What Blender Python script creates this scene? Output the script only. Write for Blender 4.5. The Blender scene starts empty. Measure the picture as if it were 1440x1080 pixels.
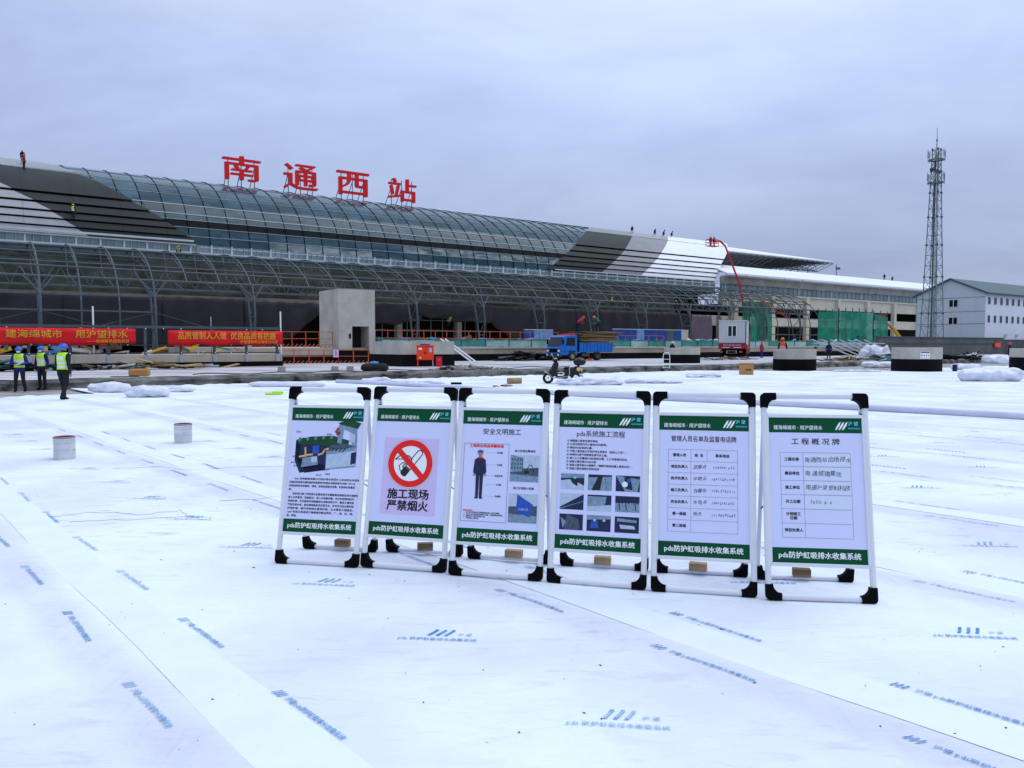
import bpy, bmesh, math, random
from mathutils import Vector, Matrix, noise
R = math.radians
rnd = random.Random(7)
SC = bpy.context.scene
COL = SC.collection

# ------------------------------------------------------------------ camera
HC = 1.62
PITCH = math.atan(55 / 1080)
cam = bpy.data.cameras.new('camera'); camo = bpy.data.objects.new('camera', cam); COL.objects.link(camo)
camo.location = (0, 0, HC); camo.rotation_euler = (R(90) - PITCH, 0, 0)
cam.sensor_width = 36; cam.lens = 36 * 1080 / 1440; cam.clip_start = 0.05; cam.clip_end = 6000
SC.camera = camo
SC.render.resolution_x = 1024; SC.render.resolution_y = 768

# ------------------------------------------------------------------ world
SUN_EL, SUN_AZ = 62, 75        # azimuth measured from +Y towards +X
W = bpy.data.worlds.new('World'); SC.world = W; W.use_nodes = True
nt = W.node_tree; nt.nodes.clear()
def N_(t, **k):
    n = nt.nodes.new(t)
    for a, b in k.items(): setattr(n, a, b)
    return n
wo = N_('ShaderNodeOutputWorld'); bg = N_('ShaderNodeBackground'); bg.inputs['Strength'].default_value = 0.12
sky = N_('ShaderNodeTexSky', sky_type='NISHITA'); sky.sun_disc = False
sky.sun_elevation = R(SUN_EL); sky.sun_rotation = R(SUN_AZ); sky.dust_density = 3
geo = N_('ShaderNodeNewGeometry'); sep = N_('ShaderNodeSeparateXYZ')
tc = N_('ShaderNodeTexCoord')
nt.links.new(tc.outputs['Generated'], sep.inputs[0])
rmp = N_('ShaderNodeValToRGB')
def lin(c):
    return tuple((x / 255 / 12.92 if x / 255 <= .04045 else ((x / 255 + .055) / 1.055) ** 2.4) for x in c)
e = rmp.color_ramp.elements
def stop(p, c, k=1.0):
    el = e.new(p); c = lin(c); el.color = (c[0] * k, c[1] * k, c[2] * k, 1)
e[0].position = 0; c = lin((160, 168, 196)); e[0].color = (*c, 1)
e[1].position = 1; c = lin((206, 223, 255)); e[1].color = (c[0] * 1.4, c[1] * 1.4, c[2] * 1.35, 1)
stop(.05, (158, 170, 202)); stop(.15, (166, 181, 217)); stop(.25, (179, 195, 234)); stop(.34, (190, 207, 245)); stop(.40, (206, 223, 251)); stop(.6, (216, 230, 254), 1.12)
nt.links.new(sep.outputs['Z'], rmp.inputs[0])
# soft stratus texture, projected on a cloud plane
dv = N_('ShaderNodeVectorMath', operation='DIVIDE'); cz = N_('ShaderNodeCombineXYZ')
ad = N_('ShaderNodeMath', operation='ADD'); ad.inputs[1].default_value = .30
nt.links.new(sep.outputs['Z'], ad.inputs[0])
mx0 = N_('ShaderNodeMath', operation='MAXIMUM'); mx0.inputs[1].default_value = .05; nt.links.new(ad.outputs[0], mx0.inputs[0])
for i in range(3): nt.links.new(mx0.outputs[0], cz.inputs[i])
nt.links.new(tc.outputs['Generated'], dv.inputs[0]); nt.links.new(cz.outputs[0], dv.inputs[1])
SKYX, SKYY = -4.44, 4.86
mp = N_('ShaderNodeMapping'); mp.inputs['Rotation'].default_value = (0, 0, R(25)); mp.inputs['Scale'].default_value = (.7, 1.0, 1); mp.inputs['Location'].default_value = (SKYX, SKYY, 0)
nt.links.new(dv.outputs[0], mp.inputs[0])
nz = N_('ShaderNodeTexNoise'); nz.inputs['Scale'].default_value = 1.2; nz.inputs['Detail'].default_value = 8; nz.inputs['Roughness'].default_value = .58; nz.inputs['Distortion'].default_value = .3
nt.links.new(mp.outputs[0], nz.inputs[0])
mr = N_('ShaderNodeMapRange'); mr.inputs[1].default_value = .3; mr.inputs[2].default_value = .72; mr.inputs[3].default_value = .81; mr.inputs[4].default_value = 1.28
nt.links.new(nz.outputs[0], mr.inputs[0])
mc = N_('ShaderNodeMix', data_type='RGBA', blend_type='MULTIPLY'); mc.inputs[0].default_value = 1
cc = N_('ShaderNodeCombineColor')
ww = N_('ShaderNodeMath', operation='POWER'); ww.inputs[1].default_value = .72; nt.links.new(mr.outputs[0], ww.inputs[0])
nt.links.new(mr.outputs[0], cc.inputs[0]); nt.links.new(mr.outputs[0], cc.inputs[1]); nt.links.new(ww.outputs[0], cc.inputs[2])
nt.links.new(rmp.outputs[0], mc.inputs[6]); nt.links.new(cc.outputs[0], mc.inputs[7])
sc_ = N_('ShaderNodeVectorMath', operation='SCALE'); sc_.inputs[3].default_value = 1 / .12
nt.links.new(mc.outputs[2], sc_.inputs[0])
mxs = N_('ShaderNodeMix', data_type='RGBA'); mxs.inputs[0].default_value = .93
nt.links.new(sky.outputs[0], mxs.inputs[6]); nt.links.new(sc_.outputs[0], mxs.inputs[7])
nt.links.new(mxs.outputs[2], bg.inputs[0]); nt.links.new(bg.outputs[0], wo.inputs[0])

sun = bpy.data.lights.new('sun', 'SUN'); sun.energy = 1.0; sun.angle = R(42); sun.color = (1, .97, .93)
suno = bpy.data.objects.new('sun', sun); COL.objects.link(suno)
suno.rotation_euler = (R(90 - SUN_EL), 0, R(180 - SUN_AZ) + math.pi * 0)
# aim: light travels from the sun direction to the origin
sd = Vector((math.sin(R(SUN_AZ)) * math.cos(R(SUN_EL)), math.cos(R(SUN_AZ)) * math.cos(R(SUN_EL)), math.sin(R(SUN_EL))))
suno.rotation_euler = sd.to_track_quat('Z', 'Y').to_euler()
SC.view_settings.view_transform = 'Standard'; SC.view_settings.look = 'None'
SC.view_settings.exposure = 0.08; SC.view_settings.gamma = 1; SC.view_settings.use_curve_mapping = False

# ------------------------------------------------------------------ frames
VA = math.atan2(2230 - 720, 1080 / math.cos(PITCH))
D = Vector((math.sin(VA), math.cos(VA), 0)); Nn = Vector((-math.cos(VA), math.sin(VA), 0))
STROT = math.atan2(D.y, D.x)
def ST(s, t, z=0): return D * s + Nn * t + Vector((0, 0, z))
def to_st(x, y): return x * D.x + y * D.y, x * Nn.x + y * Nn.y

# ------------------------------------------------------------------ materials
MATS = {}
def mat(name, col, rough=.7, metal=0, var=.12, scale=3, bump=0, bscale=20, col2=None, spec=.3, detail=4, stretch=None, alpha=None, emit=None):
    if name in MATS: return MATS[name]
    m = bpy.data.materials.new(name); m.use_nodes = True; t = m.node_tree; b = t.nodes['Principled BSDF']
    b.inputs['Roughness'].default_value = rough; b.inputs['Metallic'].default_value = metal
    b.inputs['Specular IOR Level'].default_value = spec
    co = t.nodes.new('ShaderNodeTexCoord'); mpn = t.nodes.new('ShaderNodeMapping')
    if stretch: mpn.inputs['Scale'].default_value = stretch
    t.links.new(co.outputs['Object'], mpn.inputs[0])
    n = t.nodes.new('ShaderNodeTexNoise'); n.inputs['Scale'].default_value = scale; n.inputs['Detail'].default_value = detail; n.inputs['Roughness'].default_value = .6
    t.links.new(mpn.outputs[0], n.inputs[0])
    r = t.nodes.new('ShaderNodeValToRGB')
    c2 = col2 or tuple(max(0, x * (1 - var)) for x in col)
    r.color_ramp.elements[0].position = .35; r.color_ramp.elements[1].position = .65
    r.color_ramp.elements[0].color = (*c2[:3], 1); r.color_ramp.elements[1].color = (*col[:3], 1)
    t.links.new(n.outputs[0], r.inputs[0]); t.links.new(r.outputs[0], b.inputs['Base Color'])
    if bump:
        n2 = t.nodes.new('ShaderNodeTexNoise'); n2.inputs['Scale'].default_value = bscale; n2.inputs['Detail'].default_value = 4
        t.links.new(mpn.outputs[0], n2.inputs[0])
        bp = t.nodes.new('ShaderNodeBump'); bp.inputs['Strength'].default_value = bump; bp.inputs['Distance'].default_value = .02
        t.links.new(n2.outputs[0], bp.inputs['Height']); t.links.new(bp.outputs[0], b.inputs['Normal'])
    if alpha is not None: b.inputs['Alpha'].default_value = alpha
    MATS[name] = m; return m

M_frame = mat('white_powder_coat', (.68, .69, .74), .4, var=.05)
M_black = mat('black_plastic', (.003, .003, .0035), .7, var=.2, spec=.06)
M_paper = mat('poster_paper', (.62, .64, .88), .6, var=.02, scale=1.2)
M_green = mat('poster_green', (.003, .072, .028), .6, var=.08, spec=.1)
M_pwhite = mat('print_white', (.82, .84, .85), .4, var=.02)
M_pcyan = mat('print_cyan', (.12, .55, .75), .4, var=.02)
M_pblack = mat('print_black', (.015, .015, .02), .5, var=.05)
M_pgrey = mat('print_grey', (.22, .22, .27), .5, var=.05)
M_pred = mat('print_red', (.80, .012, .012), .4, var=.03)
M_ppink = mat('print_lilac_patch', (.60, .50, .76), .4, var=.03)
M_pblue = mat('print_blue', (.02, .09, .45), .4, var=.2, scale=40)
M_pnavy = mat('print_navy', (.012, .02, .07), .4, var=.3, scale=60)
M_psky = mat('print_pale_sky', (.45, .55, .68), .4, var=.15, scale=30)
M_pslate = mat('print_slate', (.07, .11, .16), .45, var=.5, scale=60)
M_psteel = mat('print_steel_blue', (.22, .33, .45), .45, var=.35, scale=50)
M_pdkgreen = mat('print_dark_green', (.01, .07, .02), .45, var=.5, scale=90)
M_porange = mat('print_sand', (.70, .48, .22), .45, var=.1)
M_ink = mat('blue_ink', (.015, .17, .46), .7, var=.6, scale=14, col2=(.14, .38, .62))
M_ink2 = mat('faded_blue_ink', (.10, .30, .52), .7, var=.6, scale=9, col2=(.45, .58, .74))
M_wood = mat('raw_wood', (.42, .28, .13), .8, var=.35, scale=8, bump=.3, bscale=30, stretch=(1, 6, 6))
M_ply = mat('weathered_ply', (.30, .21, .11), .85, var=.6, scale=3, stretch=(.6, 5, 9))
M_plyd = mat('dark_ply', (.11, .075, .04), .85, var=.5, scale=4)
M_brick = mat('yellow_brick', (.42, .31, .17), .9, var=.35, scale=16, bump=.5, bscale=60)
M_conc = mat('concrete', (.36, .34, .31), .9, var=.3, scale=1.2, bump=.3, bscale=12, detail=8)
M_conclt = mat('pale_concrete', (.50, .48, .42), .9, var=.25, scale=.9, bump=.2, bscale=9, detail=8)
M_concdk = mat('dark_concrete', (.105, .11, .10), .9, var=.45, scale=.35, bump=.3, bscale=5, detail=8)
M_cream = mat('cream_concrete', (.60, .57, .47), .85, var=.12, scale=.25, detail=6)
M_kerb = mat('stained_kerb', (.19, .19, .18), .95, scale=1.1, bump=.8, bscale=8, col2=(.008, .011, .007), detail=9)
M_bitumen = mat('bitumen_coat', (.006, .006, .007), .75, var=.4, spec=.08, scale=2, bump=.3, bscale=8)
M_beige = mat('beige_render', (.50, .43, .35), .9, var=.25, scale=.6, detail=8)
M_steel = mat('blue_grey_steel', (.085, .11, .125), .5, metal=.2, var=.2, scale=.7)
M_steeldk = mat('dark_steel', (.06, .08, .09), .5, metal=.2, var=.3, scale=.7)
M_galv = mat('galvanised_steel', (.42, .47, .50), .45, metal=.5, var=.2, scale=2)
M_gutter = mat('white_aluminium_trim', (.62, .65, .68), .4, var=.15, scale=1)
M_slatdk = mat('charcoal_cladding', (.024, .031, .032), .6, var=.25, scale=.35, spec=.2)
M_slatmid = mat('mid_grey_cladding', (.24, .25, .27), .5, var=.15, scale=.35)
M_slatlt = mat('pale_grey_cladding', (.33, .33, .36), .5, var=.15, scale=.35)
M_white = mat('white_cladding', (.80, .82, .86), .45, var=.05, scale=.35)
M_strip = mat('grey_ridge_sheet', (.20, .21, .235), .3, var=.15, scale=.3)
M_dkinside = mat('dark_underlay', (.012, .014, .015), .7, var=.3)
M_tarp = mat('charcoal_tarpaulin', (.028, .027, .036), .75, var=.35, scale=.25, bump=.4, bscale=1.2)
M_mauve = mat('mauve_tarpaulin', (.17, .13, .18), .8, var=.25, scale=.4)
M_red = mat('red_steel', (.62, .03, .015), .45, var=.1)
M_redcab = mat('red_cabinet_paint', (.90, .055, .012), .35, var=.06)
M_magenta = mat('magenta_paint', (.45, .01, .08), .4, var=.2)
M_orange = mat('orange_barrier', (.58, .09, .02), .5, var=.2)
M_banner = mat('red_banner_cloth', (.72, .006, .012), .6, var=.15, scale=1.2)
M_gold = mat('banner_yellow', (.95, .74, .10), .55, var=.05)
M_truck = mat('truck_blue', (.006, .145, .52), .35, var=.25, scale=2)
M_tyre = mat('rubber', (.018, .018, .018), .85, var=.3)
M_hub = mat('dusty_hub', (.40, .32, .18), .7, var=.4, scale=9)
M_glassdk = mat('dark_window_glass', (.008, .011, .014), .12, var=.3, spec=.35)
M_lamp = mat('lamp_lens', (.8, .8, .78), .15, var=.05)
M_hoard = mat('blue_hoarding', (.008, .065, .33), .5, var=.35, scale=.8)
M_hoardlt = mat('light_blue_hoarding', (.12, .34, .66), .5, var=.3, scale=2)
M_teal = mat('teal_mesh_panel', (.05, .30, .26), .6, var=.35, scale=1.2)
M_tealpale = mat('pale_teal_panel', (.34, .55, .53), .5, var=.35, scale=.8)
M_tealdk = mat('teal_rail', (.02, .15, .13), .5, var=.2)
M_greencan = mat('green_board', (.02, .17, .12), .6, var=.3)
M_cabin = mat('site_cabin_wall', (.52, .54, .55), .5, var=.1, scale=2, stretch=(6, 6, .5))
M_truckred = mat('dusty_red_paint', (.32, .03, .03), .6, var=.5, scale=5)
M_card = mat('cardboard', (.48, .24, .08), .85, var=.15, scale=4)
M_bale = mat('wrapped_fabric', (.74, .76, .86), .35, var=.16, scale=5, bump=1.0, bscale=6, detail=6)
M_clothes_navy = mat('navy_cloth', (.010, .014, .09), .85, var=.3, scale=8)
M_clothes_dark = mat('dark_trousers', (.012, .014, .018), .85, var=.3, scale=8)
M_clothes_black = mat('black_jacket', (.009, .009, .014), .8, var=.3, scale=8)
M_clothes_blue = mat('blue_jacket', (.012, .025, .22), .8, var=.3, scale=8)
M_clothes_red = mat('red_jacket', (.40, .03, .04), .8, var=.3, scale=8)
M_clothes_teal = mat('teal_jacket', (.02, .18, .19), .8, var=.3, scale=8)
M_skin = mat('skin', (.42, .21, .14), .6, var=.15, scale=20)
M_vest = mat('hi_vis_yellow_green', (.50, .86, .05), .6, var=.12, scale=10)
M_vorange = mat('hi_vis_orange', (.85, .11, .02), .6, var=.12, scale=10)
M_reflect = mat('reflective_band', (.74, .80, .80), .3, var=.08)
M_helblue = mat('blue_helmet', (.01, .14, .66), .25, var=.1)
M_helred = mat('red_helmet', (.75, .03, .02), .25, var=.1)
M_helyel = mat('yellow_helmet', (.85, .50, .02), .25, var=.1)
M_helorg = mat('orange_helmet', (.85, .14, .02), .25, var=.1)
M_chrome = mat('chrome_trim', (.60, .62, .64), .2, metal=.8, var=.1)
M_tin = mat('tin_can', (.66, .67, .69), .3, metal=.6, var=.2, scale=6)
M_rust = mat('rust_mud', (.20, .12, .07), .95, var=.5, scale=5)
M_yellow = mat('machine_yellow', (.62, .45, .03), .5, var=.2)
M_signred = mat('sign_red', (.80, .006, .01), .4, var=.06)
M_gabwall = mat('pale_blue_panel_wall', (.50, .57, .64), .55, var=.06, scale=.3, stretch=(3, 3, .3))
M_gabwhite = mat('white_panel_wall', (.72, .74, .84), .55, var=.05, scale=.3)
M_roofteal = mat('dark_teal_roof', (.045, .10, .115), .5, var=.2, scale=.6, stretch=(4, .3, 1))
M_wallfence = mat('grey_wall', (.11, .12, .12), .8, var=.35, scale=.4, detail=8)
M_tower = mat('tower_galvanised', (.17, .24, .24), .5, metal=.3, var=.2)
M_white2 = mat('white_pvc', (.82, .83, .85), .35, var=.05)
M_dirt = mat('dirt_speck', (.06, .045, .045), .95, var=.4)
M_cable = mat('black_cable', (.012, .012, .014), .6, var=.1)
M_bandpanel = mat('dark_spandrel', (.010, .014, .015), .7, var=.25, scale=.3, spec=.08)
M_bandteal = mat('clerestory_glass', (.20, .30, .33), .15, var=.4, scale=.5, spec=.7)

def glass_mat(name, a, b_, shine=.08):
    m = bpy.data.materials.new(name); m.use_nodes = True; t = m.node_tree; b = t.nodes['Principled BSDF']
    b.inputs['Roughness'].default_value = shine; b.inputs['IOR'].default_value = 1.33
    co = t.nodes.new('ShaderNodeTexCoord'); oi = t.nodes.new('ShaderNodeObjectInfo')
    ad = t.nodes.new('ShaderNodeVectorMath'); ad.operation = 'ADD'
    sc = t.nodes.new('ShaderNodeVectorMath'); sc.operation = 'SCALE'; sc.inputs[3].default_value = 1
    t.links.new(co.outputs['Object'], ad.inputs[0]); t.links.new(oi.outputs['Random'], sc.inputs[0]); t.links.new(sc.outputs[0], ad.inputs[1])
    n = t.nodes.new('ShaderNodeTexNoise'); n.inputs['Scale'].default_value = .55; n.inputs['Detail'].default_value = 7; n.inputs['Distortion'].default_value = .8
    mp = t.nodes.new('ShaderNodeMapping'); mp.inputs['Scale'].default_value = (.6, 1, 2.2)
    t.links.new(ad.outputs[0], mp.inputs[0]); t.links.new(mp.outputs[0], n.inputs[0])
    r = t.nodes.new('ShaderNodeValToRGB'); r.color_ramp.elements[0].position = .38; r.color_ramp.elements[1].position = .66
    r.color_ramp.elements[0].color = (*a, 1); r.color_ramp.elements[1].color = (*b_, 1)
    t.links.new(n.outputs[0], r.inputs[0])
    hs = t.nodes.new('ShaderNodeHueSaturation'); mr_ = t.nodes.new('ShaderNodeMapRange'); mr_.inputs[3].default_value = .86; mr_.inputs[4].default_value = 1.16
    t.links.new(oi.outputs['Random'], mr_.inputs[0]); t.links.new(mr_.outputs[0], hs.inputs['Value']); t.links.new(r.outputs[0], hs.inputs['Color'])
    t.links.new(hs.outputs[0], b.inputs['Base Color'])
    tr = t.nodes.new('ShaderNodeBsdfTransparent'); tr.inputs[0].default_value = (.40, .70, .85, 1)
    mx = t.nodes.new('ShaderNodeMixShader'); mx.inputs[0].default_value = .72
    t.links.new(tr.outputs[0], mx.inputs[1]); t.links.new(b.outputs[0], mx.inputs[2])
    t.links.new(mx.outputs[0], t.nodes['Material Output'].inputs[0])
    return m
M_glass = glass_mat('teal_curtain_glass', (.022, .065, .090), (.060, .125, .160))
M_glassrow = glass_mat('pale_reflecting_glass', (.07, .12, .13), (.42, .47, .47), .15)  # whitish reflections painted into the pane colour

def net_mat(name, col, op):
    m = bpy.data.materials.new(name); m.use_nodes = True; t = m.node_tree; b = t.nodes['Principled BSDF']
    b.inputs['Roughness'].default_value = .8
    co = t.nodes.new('ShaderNodeTexCoord'); n = t.nodes.new('ShaderNodeTexNoise'); n.inputs['Scale'].default_value = .9; n.inputs['Detail'].default_value = 6
    t.links.new(co.outputs['Object'], n.inputs[0])
    r = t.nodes.new('ShaderNodeValToRGB'); r.color_ramp.elements[0].position = .35; r.color_ramp.elements[1].position = .7
    r.color_ramp.elements[0].color = (col[0] * .6, col[1] * .6, col[2] * .6, 1); r.color_ramp.elements[1].color = (*col, 1)
    t.links.new(n.outputs[0], r.inputs[0]); t.links.new(r.outputs[0], b.inputs['Base Color'])
    b.inputs['Alpha'].default_value = op
    return m
M_net = net_mat('green_debris_net', (.01, .33, .21), .9)
M_netpale = net_mat('pale_green_net', (.16, .50, .40), .75)

# white membrane with wrinkles, soiling, painted wrinkle shade and pale lap bands
QX, QY = .747, .665
def membrane_mat():
    m = bpy.data.materials.new('white_nonwoven_membrane'); m.use_nodes = True; t = m.node_tree; b = t.nodes['Principled BSDF']
    b.inputs['Roughness'].default_value = .75; b.inputs['Specular IOR Level'].default_value = .05
    geo = t.nodes.new('ShaderNodeNewGeometry')
    def noi(scale, det, stretch=(1, 1, 1), rot=0, dist=0):
        mp = t.nodes.new('ShaderNodeMapping'); mp.inputs['Scale'].default_value = stretch; mp.inputs['Rotation'].default_value = (0, 0, rot)
        n = t.nodes.new('ShaderNodeTexNoise'); n.inputs['Scale'].default_value = scale; n.inputs['Detail'].default_value = det; n.inputs['Distortion'].default_value = dist
        t.links.new(geo.outputs['Position'], mp.inputs[0]); t.links.new(mp.outputs[0], n.inputs[0]); return n
    base = t.nodes.new('ShaderNodeValToRGB'); n1 = noi(.55, 6)  # random tone; its lilac mottling also paints in wrinkle shading
    base.color_ramp.elements[0].position = .36; base.color_ramp.elements[0].color = (.62, .655, .745, 1)
    base.color_ramp.elements[1].position = .60; base.color_ramp.elements[1].color = (.75, .815, .865, 1)
    t.links.new(n1.outputs[0], base.inputs[0])
    # faint brownish scuffs
    n2 = noi(3.2, 8, (1, 3.2, 1), R(35), .4); sm = t.nodes.new('ShaderNodeMapRange')
    sm.inputs[1].default_value = .56; sm.inputs[2].default_value = .76; sm.inputs[3].default_value = 0; sm.inputs[4].default_value = .8
    n2b = noi(.35, 3); sm2 = t.nodes.new('ShaderNodeMapRange'); sm2.inputs[1].default_value = .44; sm2.inputs[2].default_value = .62
    mu = t.nodes.new('ShaderNodeMath'); mu.operation = 'MULTIPLY'
    t.links.new(n2.outputs[0], sm.inputs[0]); t.links.new(n2b.outputs[0], sm2.inputs[0]); t.links.new(sm.outputs[0], mu.inputs[0]); t.links.new(sm2.outputs[0], mu.inputs[1])
    mx = t.nodes.new('ShaderNodeMix'); mx.data_type = 'RGBA'; mx.inputs[7].default_value = (.50, .45, .50, 1)
    t.links.new(mu.outputs[0], mx.inputs[0]); t.links.new(base.outputs[0], mx.inputs[6])
    # speckles of grit
    n3 = noi(26, 2); s3 = t.nodes.new('ShaderNodeMapRange'); s3.inputs[1].default_value = .775; s3.inputs[2].default_value = .81; s3.inputs[4].default_value = .7
    t.links.new(n3.outputs[0], s3.inputs[0])
    mx2 = t.nodes.new('ShaderNodeMix'); mx2.data_type = 'RGBA'; mx2.inputs[7].default_value = (.18, .15, .16, 1)
    t.links.new(s3.outputs[0], mx2.inputs[0]); t.links.new(mx.outputs[2], mx2.inputs[6]); t.links.new(mx2.outputs[2], b.inputs['Base Color'])
    # wrinkle shade painted as a lilac band beside every lap, plus fine wrinkle relief
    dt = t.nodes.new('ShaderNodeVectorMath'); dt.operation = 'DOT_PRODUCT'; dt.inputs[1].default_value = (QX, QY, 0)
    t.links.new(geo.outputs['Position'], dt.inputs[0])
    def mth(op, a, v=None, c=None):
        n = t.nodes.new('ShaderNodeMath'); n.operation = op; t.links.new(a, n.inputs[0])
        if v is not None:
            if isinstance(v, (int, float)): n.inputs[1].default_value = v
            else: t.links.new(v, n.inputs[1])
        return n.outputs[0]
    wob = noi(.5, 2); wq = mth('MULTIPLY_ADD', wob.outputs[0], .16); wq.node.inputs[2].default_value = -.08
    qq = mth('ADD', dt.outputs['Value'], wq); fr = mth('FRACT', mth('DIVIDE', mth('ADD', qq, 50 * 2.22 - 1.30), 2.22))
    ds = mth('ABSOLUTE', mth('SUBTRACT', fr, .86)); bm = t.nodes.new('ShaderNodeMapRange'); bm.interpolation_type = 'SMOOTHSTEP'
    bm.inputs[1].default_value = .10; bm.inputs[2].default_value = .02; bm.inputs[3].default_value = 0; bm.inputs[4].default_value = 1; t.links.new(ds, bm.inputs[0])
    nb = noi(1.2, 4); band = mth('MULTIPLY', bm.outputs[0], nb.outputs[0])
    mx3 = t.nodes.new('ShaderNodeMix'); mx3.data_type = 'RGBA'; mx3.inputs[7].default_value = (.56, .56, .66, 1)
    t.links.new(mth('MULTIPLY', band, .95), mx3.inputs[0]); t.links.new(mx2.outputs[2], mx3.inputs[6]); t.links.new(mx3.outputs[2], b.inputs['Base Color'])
    fine = noi(9, 3, (1, .12, 1), 0); fine.inputs[0].links[0].from_node.inputs['Rotation'].default_value = (0, 0, -R(41.7))
    fb = mth('MULTIPLY', fine.outputs[0], bm.outputs[0])
    # relief: long soft wrinkles + fibre
    w1 = noi(1.1, 5, (1, 4, 1), R(42), .6); w2 = noi(7, 6, (1, 2.5, 1), R(60), .3); w3 = noi(160, 2)
    cr1 = noi(.8, 3, (1, 1.6, 1), R(20), .8); cra = mth('ABSOLUTE', mth('SUBTRACT', cr1.outputs[0], .5)); crm = t.nodes.new('ShaderNodeMapRange'); crm.interpolation_type = 'SMOOTHSTEP'
    crm.inputs[1].default_value = .030; crm.inputs[2].default_value = 0; crm.inputs[3].default_value = 0; crm.inputs[4].default_value = 1; t.links.new(cra, crm.inputs[0])
    bp0 = t.nodes.new('ShaderNodeBump'); bp0.inputs['Strength'].default_value = .12; bp0.inputs['Distance'].default_value = .006; t.links.new(crm.outputs[0], bp0.inputs['Height'])
    bp = t.nodes.new('ShaderNodeBump'); t.links.new(bp0.outputs[0], bp.inputs['Normal']); bp.inputs['Strength'].default_value = .8; bp.inputs['Distance'].default_value = .06
    t.links.new(w1.outputs[0], bp.inputs['Height'])
    bp2 = t.nodes.new('ShaderNodeBump'); bp2.inputs['Strength'].default_value = .5; bp2.inputs['Distance'].default_value = .02
    t.links.new(w2.outputs[0], bp2.inputs['Height']); t.links.new(bp.outputs[0], bp2.inputs['Normal'])
    bp3 = t.nodes.new('ShaderNodeBump'); bp3.inputs['Strength'].default_value = .25; bp3.inputs['Distance'].default_value = .002
    t.links.new(w3.outputs[0], bp3.inputs['Height']); t.links.new(bp2.outputs[0], bp3.inputs['Normal'])
    bp4 = t.nodes.new('ShaderNodeBump'); bp4.inputs['Strength'].default_value = .7; bp4.inputs['Distance'].default_value = .03
    t.links.new(fb, bp4.inputs['Height']); t.links.new(bp3.outputs[0], bp4.inputs['Normal']); t.links.new(bp4.outputs[0], b.inputs['Normal'])
    return m
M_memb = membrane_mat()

def ground_mat(name, a, b_, c_, scale=.25):
    m = bpy.data.materials.new(name); m.use_nodes = True; t = m.node_tree; b = t.nodes['Principled BSDF']
    b.inputs['Roughness'].default_value = .6
    geo = t.nodes.new('ShaderNodeNewGeometry')
    mp = t.nodes.new('ShaderNodeMapping'); mp.inputs['Rotation'].default_value = (0, 0, -STROT); mp.inputs['Scale'].default_value = (.35, 1, 1)
    n = t.nodes.new('ShaderNodeTexNoise'); n.inputs['Scale'].default_value = scale; n.inputs['Detail'].default_value = 9; n.inputs['Roughness'].default_value = .62
    t.links.new(geo.outputs['Position'], mp.inputs[0]); t.links.new(mp.outputs[0], n.inputs[0])
    r = t.nodes.new('ShaderNodeValToRGB'); r.color_ramp.elements[0].position = .34; r.color_ramp.elements[0].color = (*a, 1)
    r.color_ramp.elements[1].position = .68; r.color_ramp.elements[1].color = (*c_, 1)
    el = r.color_ramp.elements.new(.47); el.color = (*b_, 1)
    t.links.new(n.outputs[0], r.inputs[0]); t.links.new(r.outputs[0], b.inputs['Base Color'])
    bp = t.nodes.new('ShaderNodeBump'); bp.inputs['Strength'].default_value = .4; t.links.new(n.outputs[0], bp.inputs['Height']); t.links.new(bp.outputs[0], b.inputs['Normal'])
    return m
M_yard = ground_mat('pale_dusty_slab', (.14, .125, .12), (.40, .39, .42), (.60, .60, .65), .45)
M_deck = ground_mat('damp_concrete_deck', (.11, .10, .10), (.25, .23, .23), (.36, .34, .34), .6)
M_land = ground_mat('land', (.10, .10, .08), (.14, .13, .10), (.18, .17, .13), .02)

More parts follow.
